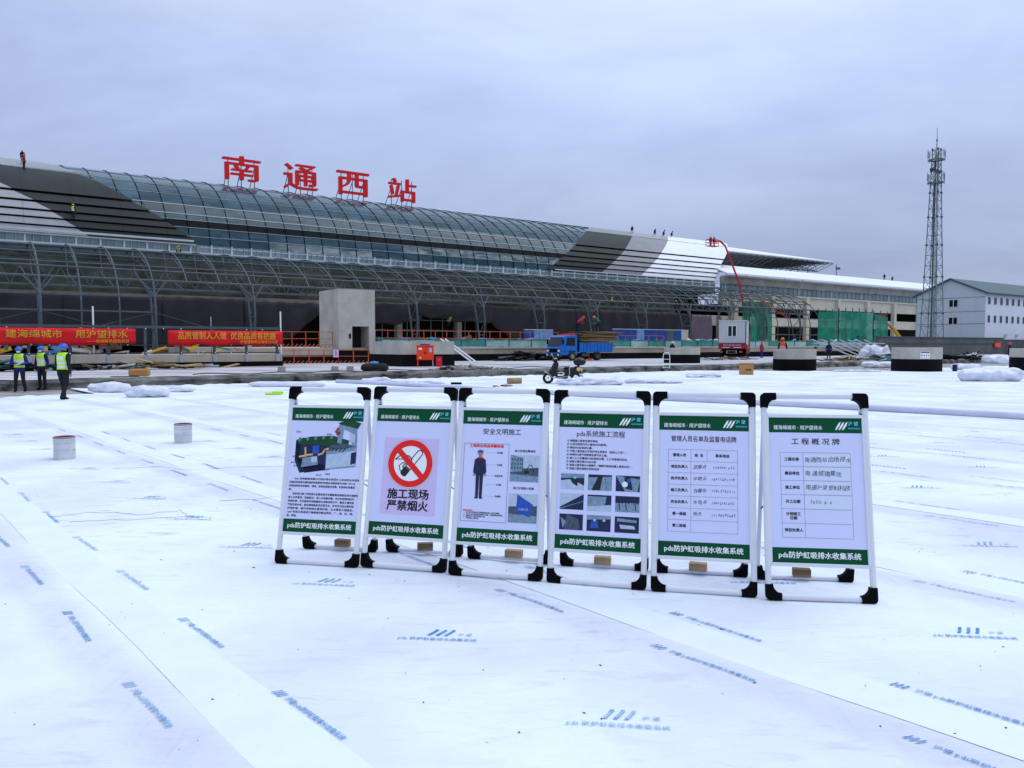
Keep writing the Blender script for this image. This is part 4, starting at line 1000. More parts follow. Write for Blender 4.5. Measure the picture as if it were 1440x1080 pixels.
b = MB(); b.bx((43.0, T0 - .02, G + .02), (43.5, T0 + .1, G + .18)); o = b.build('red_crate', M_redcab); o.rotation_euler = (0, 0, STROT); tag(o, 'small red crate on the ground between the truck wheels', 'crate')
# load: sheets of plywood
pl = sthing('plywood_load', 'untidy stack of old plywood sheets heaped over the truck sides', 'plywood stack', 43.8, 50, 1.9)
for i in range(58):
    f_ = i / 57; z = 1.56 + f_ * 1.16; L_ = rnd.uniform(3.3, 4.6) if z > 1.9 else 3.3
    s = (44.3 if z > 1.9 else 43.9) + rnd.uniform(-.25, .25) * (z > 1.9) + (.35 if f_ > .75 else 0)
    M = Matrix.Rotation(R(rnd.uniform(-2.2, 1.6)), 3, 'Y') @ Matrix.Rotation(R(rnd.uniform(-4, 4)), 3, 'Z')
    b = MB(); b.box((s, 49.9 + rnd.uniform(-.1, .05), z), (L_, rnd.uniform(1.5, 1.95) if z > 1.9 else 1.6, rnd.uniform(.022, .038)), M)
    b.build('plywood_sheet', rnd.choice((M_ply, M_wood, M_plyd, M_wood, M_ply)), pl)
for i in range(8):
    b = MB(); b.box((46.05, 49.3 + i * .16, 1.4 + rnd.uniform(-.15, .2)), (.7, .1, .05), Matrix.Rotation(R(rnd.uniform(-12, 12)), 3, 'Y')); b.build('offcut', M_rust, pl)
b = MB(); b.bx((40.9, 49.6, 2.44), (41.5, 50.2, 2.56)); b.bx((41.6, 49.3, 2.45), (41.8, 49.9, 2.60)); o = b.build('tool_bags', M_redcab); o.rotation_euler = (0, 0, STROT); tag(o, 'red bundle lying on the roof of the blue truck cab', 'bundle')

# ------------------------------------------------------------------ container lorry seen from behind
cl = wthing('container_truck', 'dusty red flatbed truck seen from behind carrying a pale site cabin', 'truck', 19.9, 69.5, .3, R(-20))
b = MB(); b.bx((-1.2, 0, .95), (1.2, 7.5, 1.12)); b.build('bed', M_truckred, cl)
b = MB(); b.bx((-1.22, -.06, 1.0), (1.22, 0, 1.5)); tb = b.build('tail_board', M_truckred, cl)
tx = text('放大号 苏F·7852', .22, .008); b = MB(); b.add([(p[0], -.075, 1.28 + p[1]) for p in tx[0]], tx[1]); b.build('lettering', M_ppink, tb)
for x in (-.55, .45): b = MB(); b.bx((x - .35, -.08, 1.06), (x + .35, -.062, 1.11)); b.build('reflector', M_pwhite, tb)
for x in (-.95, .75): b = MB(); b.bx((x - .12, -.05, .62), (x + .12, .0, .78)); b.build('tail_light', M_orange, cl)
b = MB(); b.bx((-.5, -.04, .55), (.4, 0, .80)); b.build('number_plate_frame', M_conclt, cl)
b = MB(); b.bx((-.42, -.06, .58), (.32, -.04, .77)); b.build('number_plate', M_black, cl)
b = MB(); b.bx((-1.05, .0, .35), (1.05, .12, .50)); b.build('bumper', M_black, cl)
b = MB(); b.bx((-.9, .1, .5), (.9, 7.2, .95)); b.build('chassis', M_black, cl)
for y in (1.2, 5.6):
    for x in (-.95, .95):
        b = MB(); b.lathe([(.2, -.2), (.42, -.2), (.45, -.15), (.45, .15), (.42, .2), (.2, .2)], 18); b.v = [(x + p[2], y + p[0], .45 + p[1]) for p in b.v]; b.build('wheel', M_tyre, cl, smooth=True)
b = MB(); b.bx((1.2, .3, .55), (1.26, 2.2, 1.35)); b.build('side_guard', M_truckred, cl)
b = MB(); b.bx((-1.1, 7.4, .5), (1.1, 8.9, 2.4)); b.build('cab', M_truckred, cl)
cbn = wthing('site_cabin', 'pale portable site cabin with a barred double window on the dusty red truck', 'site cabin', 19.9, 69.5, 1.42, R(-20))
b = MB(); b.bx((-1.18, .05, 0), (1.18, 4.4, 2.35)); b.build('wall', M_cabin, cbn)
b = MB(); b.bx((-1.22, .0, 2.35), (1.22, 4.45, 2.42)); b.build('roof', M_gutter, cbn)
b = MB(); b.bx((1.14, -.0, 0), (1.2, .06, 2.35)); b.build('corner_post', M_black, cbn)
b = MB(); b.bx((-.42, -.0, .95), (.38, .045, 1.95)); fr = b.build('window', M_white2, cbn)
for x in (-.36, .02): b = MB(); b.bx((x, -.012, 1.0), (x + .30, -.001, 1.9)); b.build('pane', M_glassdk, fr)

# cardboard box, hand trolley, tyres, stones, cable ...
M_print = mat('box_print', (.02, .05, .04), .8)
cbox = wthing('cardboard_box', 'brown cardboard box standing on the kerb near the container truck', 'cardboard box', 12.6, 41.3, .03, R(-14))
b = MB(); b.bx((-.36, -.25, 0), (.36, .25, .62)); b.build('carton', M_card, cbox)
b = MB(); b.bx((-.365, -.257, .52), (.365, -.253, .56)); b.build('tape', M_ply, cbox)
tx = text('PDS', .16, .006); b = MB(); b.add([(p[0] + .1, -.258, .25 + p[1]) for p in tx[0]], tx[1]); b.build('lettering', M_print, cbox)
ht = wthing('hand_trolley', 'small white hand trolley standing upright before the far manhole ring', 'hand trolley', 9.35, 46.5, .0, R(-8))
b = MB(); b.path([(-.2, 0, .05), (-.2, .05, .9), (-.17, .06, 1.08), (-.1, .06, 1.14), (.1, .06, 1.14), (.17, .06, 1.08), (.2, .05, .9), (.2, 0, .05)], .022, 6); b.build('frame', M_white2, ht)
for z in (.25, .5, .75): b = MB(); b.tube((-.2, .03, z), (.2, .03, z), .015, 5); b.build('cross_bar', M_white2, ht)
for x in (-.2, .2): b = MB(); b.lathe([(.02, -.03), (.11, -.03), (.12, 0), (.11, .03), (.02, .03)], 12); b.v = [(x + p[2], .08 + p[0], .12 + p[1]) for p in b.v]; b.build('wheel', M_tyre, ht)
b = MB(); b.bx((-.18, -.25, .03), (.18, .02, .05)); b.build('toe_plate', M_tealdk, ht)
tp = wthing('black_bag_pile', 'low heap of black rubber bags with a blue rag on top near the kerb', 'bag pile', -6.9, 38.5, .3, R(5))
for i, (x, y, r_) in enumerate([(-.35, 0, .34), (.1, .1, .36), (.42, -.05, .3)]):
    b = MB(); b.sph((x, y, .18), (r_, .3, .22), 12, 8); b.v = [(p[0] + .03 * noise.noise(Vector(p) * 9), p[1], max(0, p[2] + .04 * noise.noise(Vector(p) * 7))) for p in b.v]; b.build('bag', M_tyre, tp, smooth=True)
b = MB(); b.sph((.0, 0, .42), (.22, .12, .08), 10, 6); b.v = [(p[0], p[1], p[2] + .06 * noise.noise(Vector(p) * 13)) for p in b.v]; b.build('rag', M_hoardlt, tp)
for i, (u, v, lab) in enumerate([(-8.95, 38.8, 'left one of two grey concrete blocks on the slab behind the kerb'), (-8.2, 38.9, 'right one of two grey concrete blocks on the slab behind the kerb'), (-11.4, 38.0, 'single grey concrete block near the right end of the banner platform')]):
    b = MB(); b.prism([(-.18, -.12, 0), (.18, -.12, 0), (.15, -.10, .24), (-.15, -.10, .24)], (0, .22, 0)); o = b.build('concrete_block', M_conc); o.location = (u, v, .3); tag(o, lab, 'concrete block')
b = MB(); b.path([ST(8 + i * .6, 34.6 + .25 * math.sin(i * .9) + .1 * math.sin(i * 2.7), .36 + .03 * math.sin(i * 1.3)) for i in range(36)], .022, 5); o = b.build('cable', M_cable); tag(o, 'black cable snaking along the kerb left of the red cabinet', 'cable')
b = MB(); b.path([ST(56 + i * .5, 35.2 + .5 * math.sin(i * .5) + .2 * math.sin(i * 1.7), .38 + .10 * math.sin(i * .9) ** 2) for i in range(34)], .035, 5); o = b.build('cable', M_cable); tag(o, 'black cable lying beyond the round manhole with the notice', 'cable')
def heap(name, lab, cat, s, t, z, ls, lt, h, mats, n, dims, seed):
    r_ = random.Random(seed); o = sthing(name, lab, cat, s, t, z)
    for i in range(n):
        u, v = r_.gauss(0, .42), r_.gauss(0, .42); u = max(-1, min(1, u)); v = max(-1, min(1, v))
        zz = z + h * max(0, 1 - math.hypot(u, v)) * r_.random() + .04
        b = MB(); b.box((s + u * ls, t + v * lt, zz), [d * r_.uniform(.5, 1.3) for d in dims], Matrix.Rotation(r_.uniform(-.3, .3), 3, 'Y') @ Matrix.Rotation(r_.uniform(0, 3), 3, 'Z') @ Matrix.Rotation(r_.uniform(-.3, .3), 3, 'X')); b.build('piece', r_.choice(mats), o)
heap('scrap_heap', 'dark heap of scrap boards and sheeting left of the blue truck', 'scrap heap', 38.2, 51.8, .3, 2.8, .6, 1.0, [M_black, M_plyd, M_tyre, M_steeldk], 46, (1.4, .5, .06), 3)
heap('board_pile', 'flat pile of timber boards below the left end of the right red banner', 'timber pile', 8.5, 46.3, .3, 4.0, .5, .22, [M_wood, M_ply, M_conclt, M_galv], 34, (2.6, .3, .05), 4)
heap('rubble_heap', 'broken grey rubble on the kerb below the red cabinet', 'rubble heap', 21.5, 34.6, .3, 2.6, .5, .2, [M_conc, M_conclt, M_kerb], 70, (.28, .22, .12), 5)
heap('black_sheet_pile', 'crumpled black sheeting under the left red banner', 'sheeting', 1.5, 45.6, .3, 6.5, .6, .55, [M_black, M_bitumen, M_steeldk, M_tealdk], 60, (1.6, .6, .05), 6)
heap('rubbish_heap', 'brown litter beside the carton on the membrane in front of the scooter', 'litter', 17.0, 24.2, .0, .45, .25, .05, [M_rust, M_wood, M_plyd], 16, (.2, .08, .03), 7)
heap('panel_stack', 'stacked pale blue metal panels right of the manhole ring with the notice', 'panel stack', 62.5, 33.5, .3, 1.6, .5, .7, [M_hoardlt, M_galv, M_steel, M_galv], 22, (2.6, .8, .05), 8)
heap('timber_debris', 'timber and pipe offcuts between the leaning tubes and the white bales', 'debris', 60.5, 36.0, .3, 4.0, .8, .35, [M_wood, M_rust, M_galv, M_black], 40, (1.3, .14, .06), 9)
heap('timber_debris', 'brown timber offcuts around the foot of the container truck', 'debris', 55.5, 44.0, .3, 4.0, .8, .25, [M_rust, M_ply, M_galv, M_conclt], 34, (1.2, .2, .06), 10)
heap('pipe_rack', 'dark steel sections stacked along the grey wall near the right edge', 'steel stack', 76, 33.5, .3, 6.5, .8, .55, [M_steeldk, M_black, M_bitumen, M_galv], 50, (2.6, .18, .14), 11)
cw = wthing('foam_block', 'orange brown foam block lying on a board below the left red banner', 'foam block', -15.4, 31.8, .33, R(12))
b = MB(); b.bx((-.42, -.2, 0), (.36, .2, .30)); o = b.build('block', M_card, cw); md = o.modifiers.new('b', 'BEVEL'); md.width = .07; md.segments = 2
b = MB(); b.bx((-1.1, -.25, -.04), (-.1, .2, .0)); b.build('board', M_rust, cw)
cr = wthing('carton_roll', 'short brown carton lying on the white membrane left of the scooter', 'carton', .1, 31.6, .02, R(3))
b = MB(); b.path([(-.30, 0, .12), (.3, 0, .13)], .12, 12); b.build('roll', M_wood, cr, smooth=True)
b = MB(); b.path([(-.31, 0, .12), (-.305, 0, .12)], .06, 12); b.build('core', M_rust, cr)
b = MB(); b.path([(-.22, 0, .05), (.22, 0, .05)], .045, 8); o = b.build('black_tube', M_black, smooth=True); o.location = (-2.25, 31.0, .02); tag(o, 'short black tube lying on the membrane behind the third sign stand', 'tube')
b = MB(); b.box((0, 0, .05), (.5, .25, .06)); b.box((.1, .05, .09), (.3, .2, .05)); o = b.build('vest_bundle', M_vest); o.location = (-7.7, 24.8, .0); tag(o, 'folded yellow green vest lying on the membrane behind the first sign stand', 'vest')
b = MB(); b.path([(0, 0, 0), (.0, .0, .4)], .14, 10); b.path([(0, 0, .4), (.0, .0, .43)], .15, 10); o = b.build('blue_bucket', M_pnavy); o.location = (27.0, 46.8, 0); tag(o, 'small dark blue bucket right of the manhole ring with the notice', 'bucket')

# wrapped white fabric bales
def bale(x, y, z, L_, r, ang, lab, seed=0, flat_=.8, lump=.16, m=M_bale):
    b = MB(); n, k = 64, 28; vs = []
    for i in range(n + 1):
        u = i / n; e_ = math.sqrt(max(.0, 1 - abs(2 * u - 1) ** 9)) * (1 - .18 * noise.noise(Vector((u * 2.3, seed * 3.1, 0)))) 
        for j in range(k):
            a = 2 * math.pi * j / k; rr = r * (e_ if 0 < i < n else .35) * (1 + lump * noise.noise(Vector((u * L_ * 2.2, math.cos(a) * 1.4, math.sin(a) * 1.4 + seed))) * 2 + .5 * lump * (.5 - abs(noise.noise(Vector((u * L_ * 4 + 2 * math.cos(a), math.cos(a) * 3.5, math.sin(a) * 3.5 + seed)))) * 2) + .25 * lump * abs(noise.noise(Vector((u * L_ * 11, math.cos(a) * 6, math.sin(a) * 6 + seed)))))
            vs.append((-L_ / 2 + L_ * u, rr * math.cos(a), max(-.01, r * flat_ + rr * math.sin(a) * flat_)))
    b.add(vs, [(i * k + j, i * k + (j + 1) % k, (i + 1) * k + (j + 1) % k, (i + 1) * k + j) for i in range(n) for j in range(k)] + [tuple(range(k - 1, -1, -1)), tuple(range(n * k, n * k + k))])
    o = b.build('fabric_bale', m, smooth=True); o.location = (x, y, z); o.rotation_euler = (0, 0, ang); return tag(o, lab, 'fabric bale', 'bales and lumps of white fabric')
bale(21.15, 33.9, 0, 2.75, .36, R(-3), 'long wrapped white fabric bale near the right edge, closest to the camera', 1)
bale(24.9, 52.0, .05, 2.6, .30, R(8), 'flat white fabric bale left of the manhole ring with the notice', 2, .75)
bale(29.3, 49.6, 0, 1.9, .24, R(-4), 'white fabric bale just right of the manhole ring with the notice', 3)
bale(37.0, 58.8, .2, 2.0, .40, R(2), 'left one of two rounded white bales before the grey wall', 4)
bale(39.3, 58.8, .2, 1.9, .40, R(2), 'right one of two rounded white bales before the grey wall', 5)
bale(32.1, 68.0, .3, 2.6, .62, R(6), 'big crumpled heap of wrapped white fabric behind the manhole ring with the notice', 6, .95, .35)
bale(-11.2, 23.55, 0, 1.3, .21, R(4), 'crumpled plastic wrapped bale right of the walking worker', 7, .8, .3)
bale(-13.6, 25.9, 0, 1.4, .22, R(2), 'smooth white fabric roll just behind the walking worker', 8)
bale(-12.0, 26.2, 0, 2.4, .17, R(-4), 'low white fabric lump beyond the crumpled plastic bale', 9, .6, .3)
bale(3.1, 30.6, 0, 2.7, .20, R(3), 'crumpled white cloth lying beside the scooter rear wheel', 10, .7, .4)
bale(5.9, 32.0, 0, 2.4, .16, R(-4), 'low fold of white cloth right of the scooter', 11, .6, .4)
bale(9.5, 38.0, 0, 1.8, .18, R(6), 'small crumpled white cloth below the hand trolley', 12, .6, .45)
bale(-8.6, 29.3, 0, 3.0, .14, R(-5), 'thin white fabric roll behind the first sign stand', 13, .8, .1)
bale(-5.6, 31.8, 0, 1.3, .20, R(0), 'small white lump of cloth near the kerb behind the second sign stand', 14, .6, .4)
bale(-4.0, 31.0, 0, 2.6, .14, R(-6), 'low white fold near the kerb behind the second sign stand', 15, .6, .4)
bale(20.5, 45.6, 0, 2.8, .12, R(-3), 'thin white fold at the foot of the second manhole ring', 16, .6, .4)
b = MB(); b.path([(x, y, .075 + surf(x, y) * .5) for x, y in [(-7.4 + (16.5 + 7.4) * i / 30, 32.4 - (32.4 - 11.6) * i / 30 + .25 * math.sin(i * .4)) for i in range(31)]], .085, 10)
o = b.build('fabric_tube', mat('lilac_white_sleeve', (.58, .60, .74), .6, var=.12, scale=1.2, bump=.4, bscale=8), smooth=True); tag(o, 'very long thin pale sleeve running across the membrane behind the sign stands', 'fabric sleeve')

# tin cans
tin = wthing('paint_tin', 'silver ribbed tin drum with dull red lid, nearer one at the left edge', 'tin drum', -6.30, 10.75, surf(-6.30, 10.75) - .002, 0, 'silver tin drums on the membrane')
b = MB(); r_, h = .137, .312; prof = [(0, .003), (r_, 0), (r_ + .004, .012), (r_, .02)]
for z in (.075, .11, .225, .26): prof += [(r_, z - .012), (r_ + .005, z), (r_, z + .012)]
prof += [(r_, h - .02), (r_ + .005, h - .008), (r_ + .003, h)]; b.lathe(prof, 32); o = b.build('drum', M_tin, tin); sm(o.data, 50)
b = MB(); b.lathe([(r_ + .006, h - .012), (r_ + .006, h + .004), (r_ - .012, h + .004), (r_ - .016, h - .02), (0, h - .02)], 32); o = b.build('lid', M_truckred, tin); sm(o.data, 50)
b = MB(); b.lathe([(r_ + .007, h - .003), (r_ + .007, h + .006), (r_ - .004, h + .007)], 32); b.build('rim', M_galv, tin)
b = MB(); b.path([(r_ * math.cos(a), -.02 + r_ * math.sin(a) * 1.04, h - .1 - .08 * math.sin(a * 1)) for a in [i * math.pi / 8 for i in range(9)]], .003, 4); b.build('handle', M_galv, tin)
t2 = copy_tree(tin); t2.location = (-5.42, 12.6, surf(-5.42, 12.6) - .002); t2.rotation_euler = (0, 0, 1.2); t2['label'] = 'silver ribbed tin drum with dull red lid, farther one towards the sign stands'

# ------------------------------------------------------------------ electric scooter
sc = wthing('scooter', 'black electric scooter with white trim parked on the membrane', 'scooter', 1.45, 31.9, .01, R(6))
M_sc = mat('black_scooter_paint', (.012, .014, .018), .25, var=.2)
def swheel(x, r, w=.09):
    b = MB(); b.lathe([(r * .55, -w / 2), (r * .88, -w / 2), (r, -w / 5), (r, w / 5), (r * .88, w / 2), (r * .55, w / 2)], 22); b.v = [(x + p[0], p[2], r + p[1]) for p in b.v]; o = b.build('wheel', M_tyre, sc, smooth=True)
    b = MB(); 
    for k in range(5): a = k * 2 * math.pi / 5; b.tube((x, 0, r), (x + r * .58 * math.cos(a), 0, r + r * .58 * math.sin(a)), .012, 5)
    b.tube((x, -.04, r), (x, .04, r), .035, 10); b.build('rim', M_chrome, o)
swheel(.05, .23); swheel(1.22, .23, .11)
S = lambda pts, y0, y1, nm, m: (lambda b: (b.prism([(p[0], y0, p[1]) for p in pts], (0, y1 - y0, 0)), b.build(nm, m, sc))[1])(MB())
def bev(o, w=.03): md = o.modifiers.new('b', 'BEVEL'); md.width = w; md.segments = 3; return o
bev(S([(.10, .30), (.02, .42), (.18, .62), (.30, .88), (.44, .92), (.48, .80), (.40, .46), (.46, .30)], -.15, .15, 'leg_shield', M_sc))
bev(S([(-.10, .44), (.16, .50), (.24, .44), (.1, .46), (-.08, .40)], -.06, .06, 'front_mudguard', M_sc), .015)
bev(S([(.40, .22), (.38, .32), (.86, .34), (.88, .20)], -.16, .16, 'footboard', M_sc))
bev(S([(.72, .30), (.74, .58), (.95, .66), (1.36, .62), (1.46, .50), (1.30, .40), (.95, .30)], -.16, .16, 'body', M_sc))
bev(S([(.70, .60), (.74, .68), (1.0, .70), (1.34, .72), (1.40, .64), (1.0, .62)], -.14, .14, 'seat', M_black), .03)
b = MB(); b.tube((.36, -.30, 1.0), (.36, .30, 1.0), .018, 6); b.tube((.33, 0, .86), (.36, 0, 1.0), .03, 6); b.build('handlebar', M_black, sc)
b = MB(); b.sph((.34, 0, .98), (.13, .12, .09), 12, 8); o = b.build('headlamp_cowl', M_sc, sc, smooth=True)
b = MB(); b.sph((.36, -.02, 1.04), (.07, .06, .03), 10, 6); b.build('instrument_panel', M_lamp, o)
b = MB(); b.tube((.30, -.26, 1.0), (.16, -.32, 1.20), .010, 5); b.sph((.15, -.32, 1.22), (.03, .05, .05), 8, 5); b.build('mirror', M_galv, sc)
for y in (-.18, .18):
    b = MB(); b.path([(-.08, y * .6, .50), (.0, y, .46), (.20, y, .26), (.30, y, .24), (.84, y, .30), (.92, y, .38), (.92, y, .66), (.98, y, .70), (1.14, y, .70)], .016, 6); b.build('guard_bar', M_chrome, sc)
b = MB(); b.path([(.45, -.165, .44), (.55, -.17, .48), (.65, -.17, .46), (.72, -.17, .40)], .02, 6); b.build('side_trim', M_chrome, sc)
b = MB(); b.sph((1.38, 0, .90), (.27, .22, .18), 16, 10); b.v = [(p[0], p[1], max(.76, p[2])) for p in b.v]; o = b.build('top_box', M_sc, sc, smooth=True)
b = MB(); b.tube((1.3, 0, .62), (1.34, 0, .78), .05, 6); b.build('rack', M_black, sc)
b = MB(); b.sph((1.30, -.18, .60), (.09, .04, .09), 8, 5); b.sph((1.43, -.16, .58), (.05, .04, .08), 8, 5); b.build('side_lamp', M_porange, sc)
bev(S([(1.32, .42), (1.50, .36), (1.58, .16), (1.50, .16), (1.38, .30)], -.09, .09, 'rear_mudguard', M_conclt), .01)
b = MB(); b.bx((1.45, -.09, .5), (1.62, .09, .56)); b.build('tail_rack', M_black, sc)
b = MB(); b.tube((.75, -.1, .22), (.80, -.22, .0), .012, 5); b.build('side_stand', M_black, sc)

# ================================================================== GABLE BUILDING, WALL, TOWER
gb = sthing('gable_building', 'pale two storey panel building with dark teal pitched roof at the right edge', 'building', 140, 57, .3)
GS, GT0, GT1, GE, GR = 123., 51.8, 61.8, 9.3, 11.5
b = MB(); b.prism([(GS, GT0, .3), (GS, GT1, .3), (GS, GT1, GE), (GS, (GT0 + GT1) / 2, GR), (GS, GT0, GE)], (.3, 0, 0)); b.build('gable_wall', M_gabwall, gb)
b = MB(); b.bx((GS + .02, GT0 - .02, .3), (168, GT0 + .3, GE)); b.build('front_wall', M_gabwhite, gb)
b = MB(); b.bx((GS + .3, GT1 - .3, .3), (168, GT1, GE)); b.build('rear_wall', M_gabwhite, gb)
for sg in (-1, 1):
    tm = (GT0 + GT1) / 2; te = GT0 - .5 if sg < 0 else GT1 + .5; ze = GE - .25
    b = MB(); b.prism([(GS - .35, te, ze), (GS - .35, tm, GR + .02), (GS - .35, tm, GR + .28), (GS - .35, te, ze + .28)], (46, 0, 0)); b.build('roof_slope', M_roofteal, gb)
for z in (2.6, 4.75, 6.6, 8.7):
    b = MB(); b.bx((GS - .03, GT0, z), (GS, GT1, z + .05)); b.build('panel_joint', M_steel, gb)
def gwin(s, t, z, w, h, face):
    b = MB()
    if face == 'g': b.bx((GS - .05, t - w / 2, z), (GS + .01, t + w / 2, z + h)); fr = b.build('window', M_gutter, gb); 
    else: b.bx((s - w / 2, GT0 - .06, z), (s + w / 2, GT0, z + h)); fr = b.build('window', M_gutter, gb)
    for k in (-1, 1):
        b = MB(); q = k * w / 4
        if face == 'g': b.bx((GS - .07, t + q - w / 5, z + .07), (GS - .05, t + q + w / 5, z + h - .07))
        else: b.bx((s + q - w / 5, GT0 - .08, z + .07), (s + q + w / 5, GT0 - .06, z + h - .07))
        b.build('pane', M_glassdk, fr)
gwin(0, 56.3, 7.35, 1.3, 1.15, 'g'); gwin(0, 56.3, 4.7, 1.3, 1.15, 'g')
for i in range(20):
    for z in (7.6, 4.9): gwin(124.1 + 2.03 * i, 0, z, .85, 1.15, 'f')
b = MB(); b.tube((GS + 14, GT0 - .1, .3), (GS + 14, GT0 - .1, GE), .07, 5); b.build('downpipe', M_cream, gb)
for s in (129.5, 133.5, 141):
    b = MB(); b.bx((s, GT0 - .35, 2.9), (s + .5, GT0 - .05, 3.3)); b.build('air_unit', M_gutter, gb)

wl = sthing('boundary_wall', 'long low dark grey concrete wall below the pale gable building', 'wall', 110, 49, .3)
b = MB(); b.bx((88.5, 48.8, .3), (122, 49.2, 2.55)); b.build('wall_face', M_wallfence, wl)
b = MB(); b.bx((88.5, 48.72, 1.75), (122, 48.8, 1.83)); b.build('ledge', M_steeldk, wl)
b = MB(); b.bx((88.3, 48.68, 2.55), (122, 49.3, 2.65)); b.build('coping', M_steel, wl)
fn = sthing('picket_fence', 'dark grey picket fence along the foot of the pale building at the right edge', 'fence', 135, 49, .3)
mb_ = MB(); mb_.bx((-.14, -.05, 0), (.14, .05, 2.0)); me_pk = mb_.mesh('picket', M_wallfence)
for i in range(60): inst('picket', me_pk, fn, (-13 + i * .55, 0, 0.1))
for z in (.5, 2.15): b = MB(); b.bx((122, 48.95, z), (156, 49.05, z + .15)); b.build('rail', M_steeldk, fn)
b = MB(); b.bx((121.9, 50.2, .3), (156, 50.4, 1.6)); b.build('plinth', M_concdk, fn)
for i, (z, lab) in enumerate([(1.2, 'orange red marker board on the grey wall near the picket fence')]):
    b = MB(); b.bx((-.9, -.1, 0), (.9, 0, .6)); o = b.build('marker_board', M_redcab); o.location = ST(119.5, 48.6, 1.3); o.rotation_euler = (0, 0, STROT); tag(o, lab, 'board')

tw = sthing('lattice_tower', 'tall slim four legged lattice telecom mast with antenna rings near its top', 'mast', 103.5, 50, .3)
HT = 26.6
def tw_half(z): return 1.12 + (.36 - 1.12) * (z / HT) ** .85
def tp_(k, z): h = tw_half(z); return (103.5 + (h if k in (1, 2) else -h), 50 + (h if k in (2, 3) else -h), .3 + z)
zs = [0]; 
while zs[-1] < HT - .8: zs.append(min(HT, zs[-1] + max(.85, 1.9 - .045 * zs[-1])))
zs[-1] = HT
for k in range(4):
    b = MB(); b.path([tp_(k, z) for z in zs], .065, 5); b.build('leg', M_tower, tw)
for i in range(len(zs) - 1):
    b = MB()
    for k in range(4):
        a, c = k, (k + 1) % 4
        b.tube(tp_(a, zs[i]), tp_(c, zs[i]), .033, 4)
        if i % 2: b.tube(tp_(a, zs[i]), tp_(c, zs[i + 1]), .028, 4)
        else: b.tube(tp_(c, zs[i]), tp_(a, zs[i + 1]), .028, 4)
    b.build('bracing', M_tower, tw)
for i in range(0, len(zs), 3):
    for k in range(4): b = MB(); b.sph(tp_(k, zs[i]), .15, 6, 4); b.build('flange', M_steeldk, tw)
b = MB(); b.tube((103.3, 50, .3), (103.3, 50, HT), .12, 5); b.tube((103.6, 49.9, .3), (103.6, 49.9, HT), .04, 4); b.tube((103.9, 49.9, .3), (103.9, 49.9, HT), .04, 4); b.build('cable_ladder', M_steel, tw)
for z in (22.3, 25.2):
    b = MB(); b.lathe([(.5, z + .3), (1.0, z + .3), (1.0, z + .40), (.5, z + .40), (.5, z + .3)], 14, (103.5, 50, 0)); pf = b.build('platform', M_tower, tw)
    b = MB(); b.path([(103.5 + 1.0 * math.cos(a), 50 + 1.0 * math.sin(a), z + 1.3) for a in [i * .524 for i in range(12)]], .03, 4, closed=True); b.build('guard_ring', M_tower, pf)
    for i in range(6):
        a = i * 1.047 + .3; x, y = 103.5 + 1.05 * math.cos(a), 50 + 1.05 * math.sin(a)
        b = MB(); b.bx((x - .07, y - .05, z + .6), (x + .07, y + .05, z + 1.5)); b.tube((x, y, z + .1), (x, y, z + 1.7), .03, 4); b.build('antenna', M_galv, tw)
for z, a in ((24.2, .2), (24.2, 3.2)):
    b = MB(); b.sph((103.5 + 1.2 * math.cos(a), 50 + 1.2 * math.sin(a), z), (.3, .3, .28), 10, 6); b.tube((103.5, 50, z), (103.5 + 1.2 * math.cos(a), 50 + 1.2 * math.sin(a), z), .05, 4); b.build('dish', M_steeldk, tw)
b = MB(); b.tube((103.5, 50, HT + .2), (103.5, 50, HT + 1.5), .06, 5); b.tube((103.5, 50, HT + 1.5), (103.5, 50, 29.7), .035, 4); b.sph((103.5, 50, HT + 1.5), .14, 6, 4); b.build('lightning_rod', M_tower, tw)

# green netted scaffolds
def scaffold(s0, s1, t0, t1, z1, lab, nets, lifts=4, drape=False):
    o = sthing('netted_scaffold', lab, 'scaffold', (s0 + s1) / 2, (t0 + t1) / 2, .3)
    n = max(2, round((s1 - s0) / 1.8)); 
    for t in (t0, t1):
        for i in range(n + 1):
            s = s0 + (s1 - s0) * i / n; b = MB(); b.tube((s, t, .3), (s, t, z1 + .5), .06, 5); b.build('standard', M_steeldk, o)
        for j in range(lifts + 1):
            z = 1.0 + (z1 - 1.0) * j / lifts; b = MB(); b.tube((s0 - .2, t - .06, z), (s1 + .2, t - .06, z), .05, 5); b.build('ledger', M_steeldk, o)
    for i in range(n):
        a, c = s0 + (s1 - s0) * i / n, s0 + (s1 - s0) * (i + 1) / n
        b = MB(); vs = []
        for u in range(5):
            for w in range(7): vs.append((a + (c - a) * u / 4, t0 - .12 + .06 * math.sin(u * 1.57 + w * 1.1 + i), .5 + (z1 - .5) * w / 6 - (.0 if w < 6 else .12 * math.sin(u / 4 * 3.14) - (-.3 * i if drape else 0))))
        b.add(vs, [(u * 7 + w, (u + 1) * 7 + w, (u + 1) * 7 + w + 1, u * 7 + w + 1) for u in range(4) for w in range(6)]); b.build('net', nets[i % len(nets)], o, smooth=True)
    b = MB(); b.poly([(s0 - .1, t0, .5), (s0 - .1, t1, .5), (s0 - .1, t1, z1), (s0 - .1, t0, z1)]); b.build('net', nets[0], o)
    b = MB(); b.bx((s0, t0 + .1, z1 * .55), (s1, t1 - .1, z1 * .55 + .08)); b.build('boards', M_ply, o)
    return o
scaffold(96.6, 105.0, 59, 62, 6.2, 'big green netted scaffold box between the canopy end and the wing', [M_net, M_net, M_net, M_net, M_netpale])
scaffold(106.3, 109.9, 59.5, 61.5, 6.0, 'narrow green netted scaffold with a ragged right side beside the yellow lift', [M_net, M_net], drape=True)
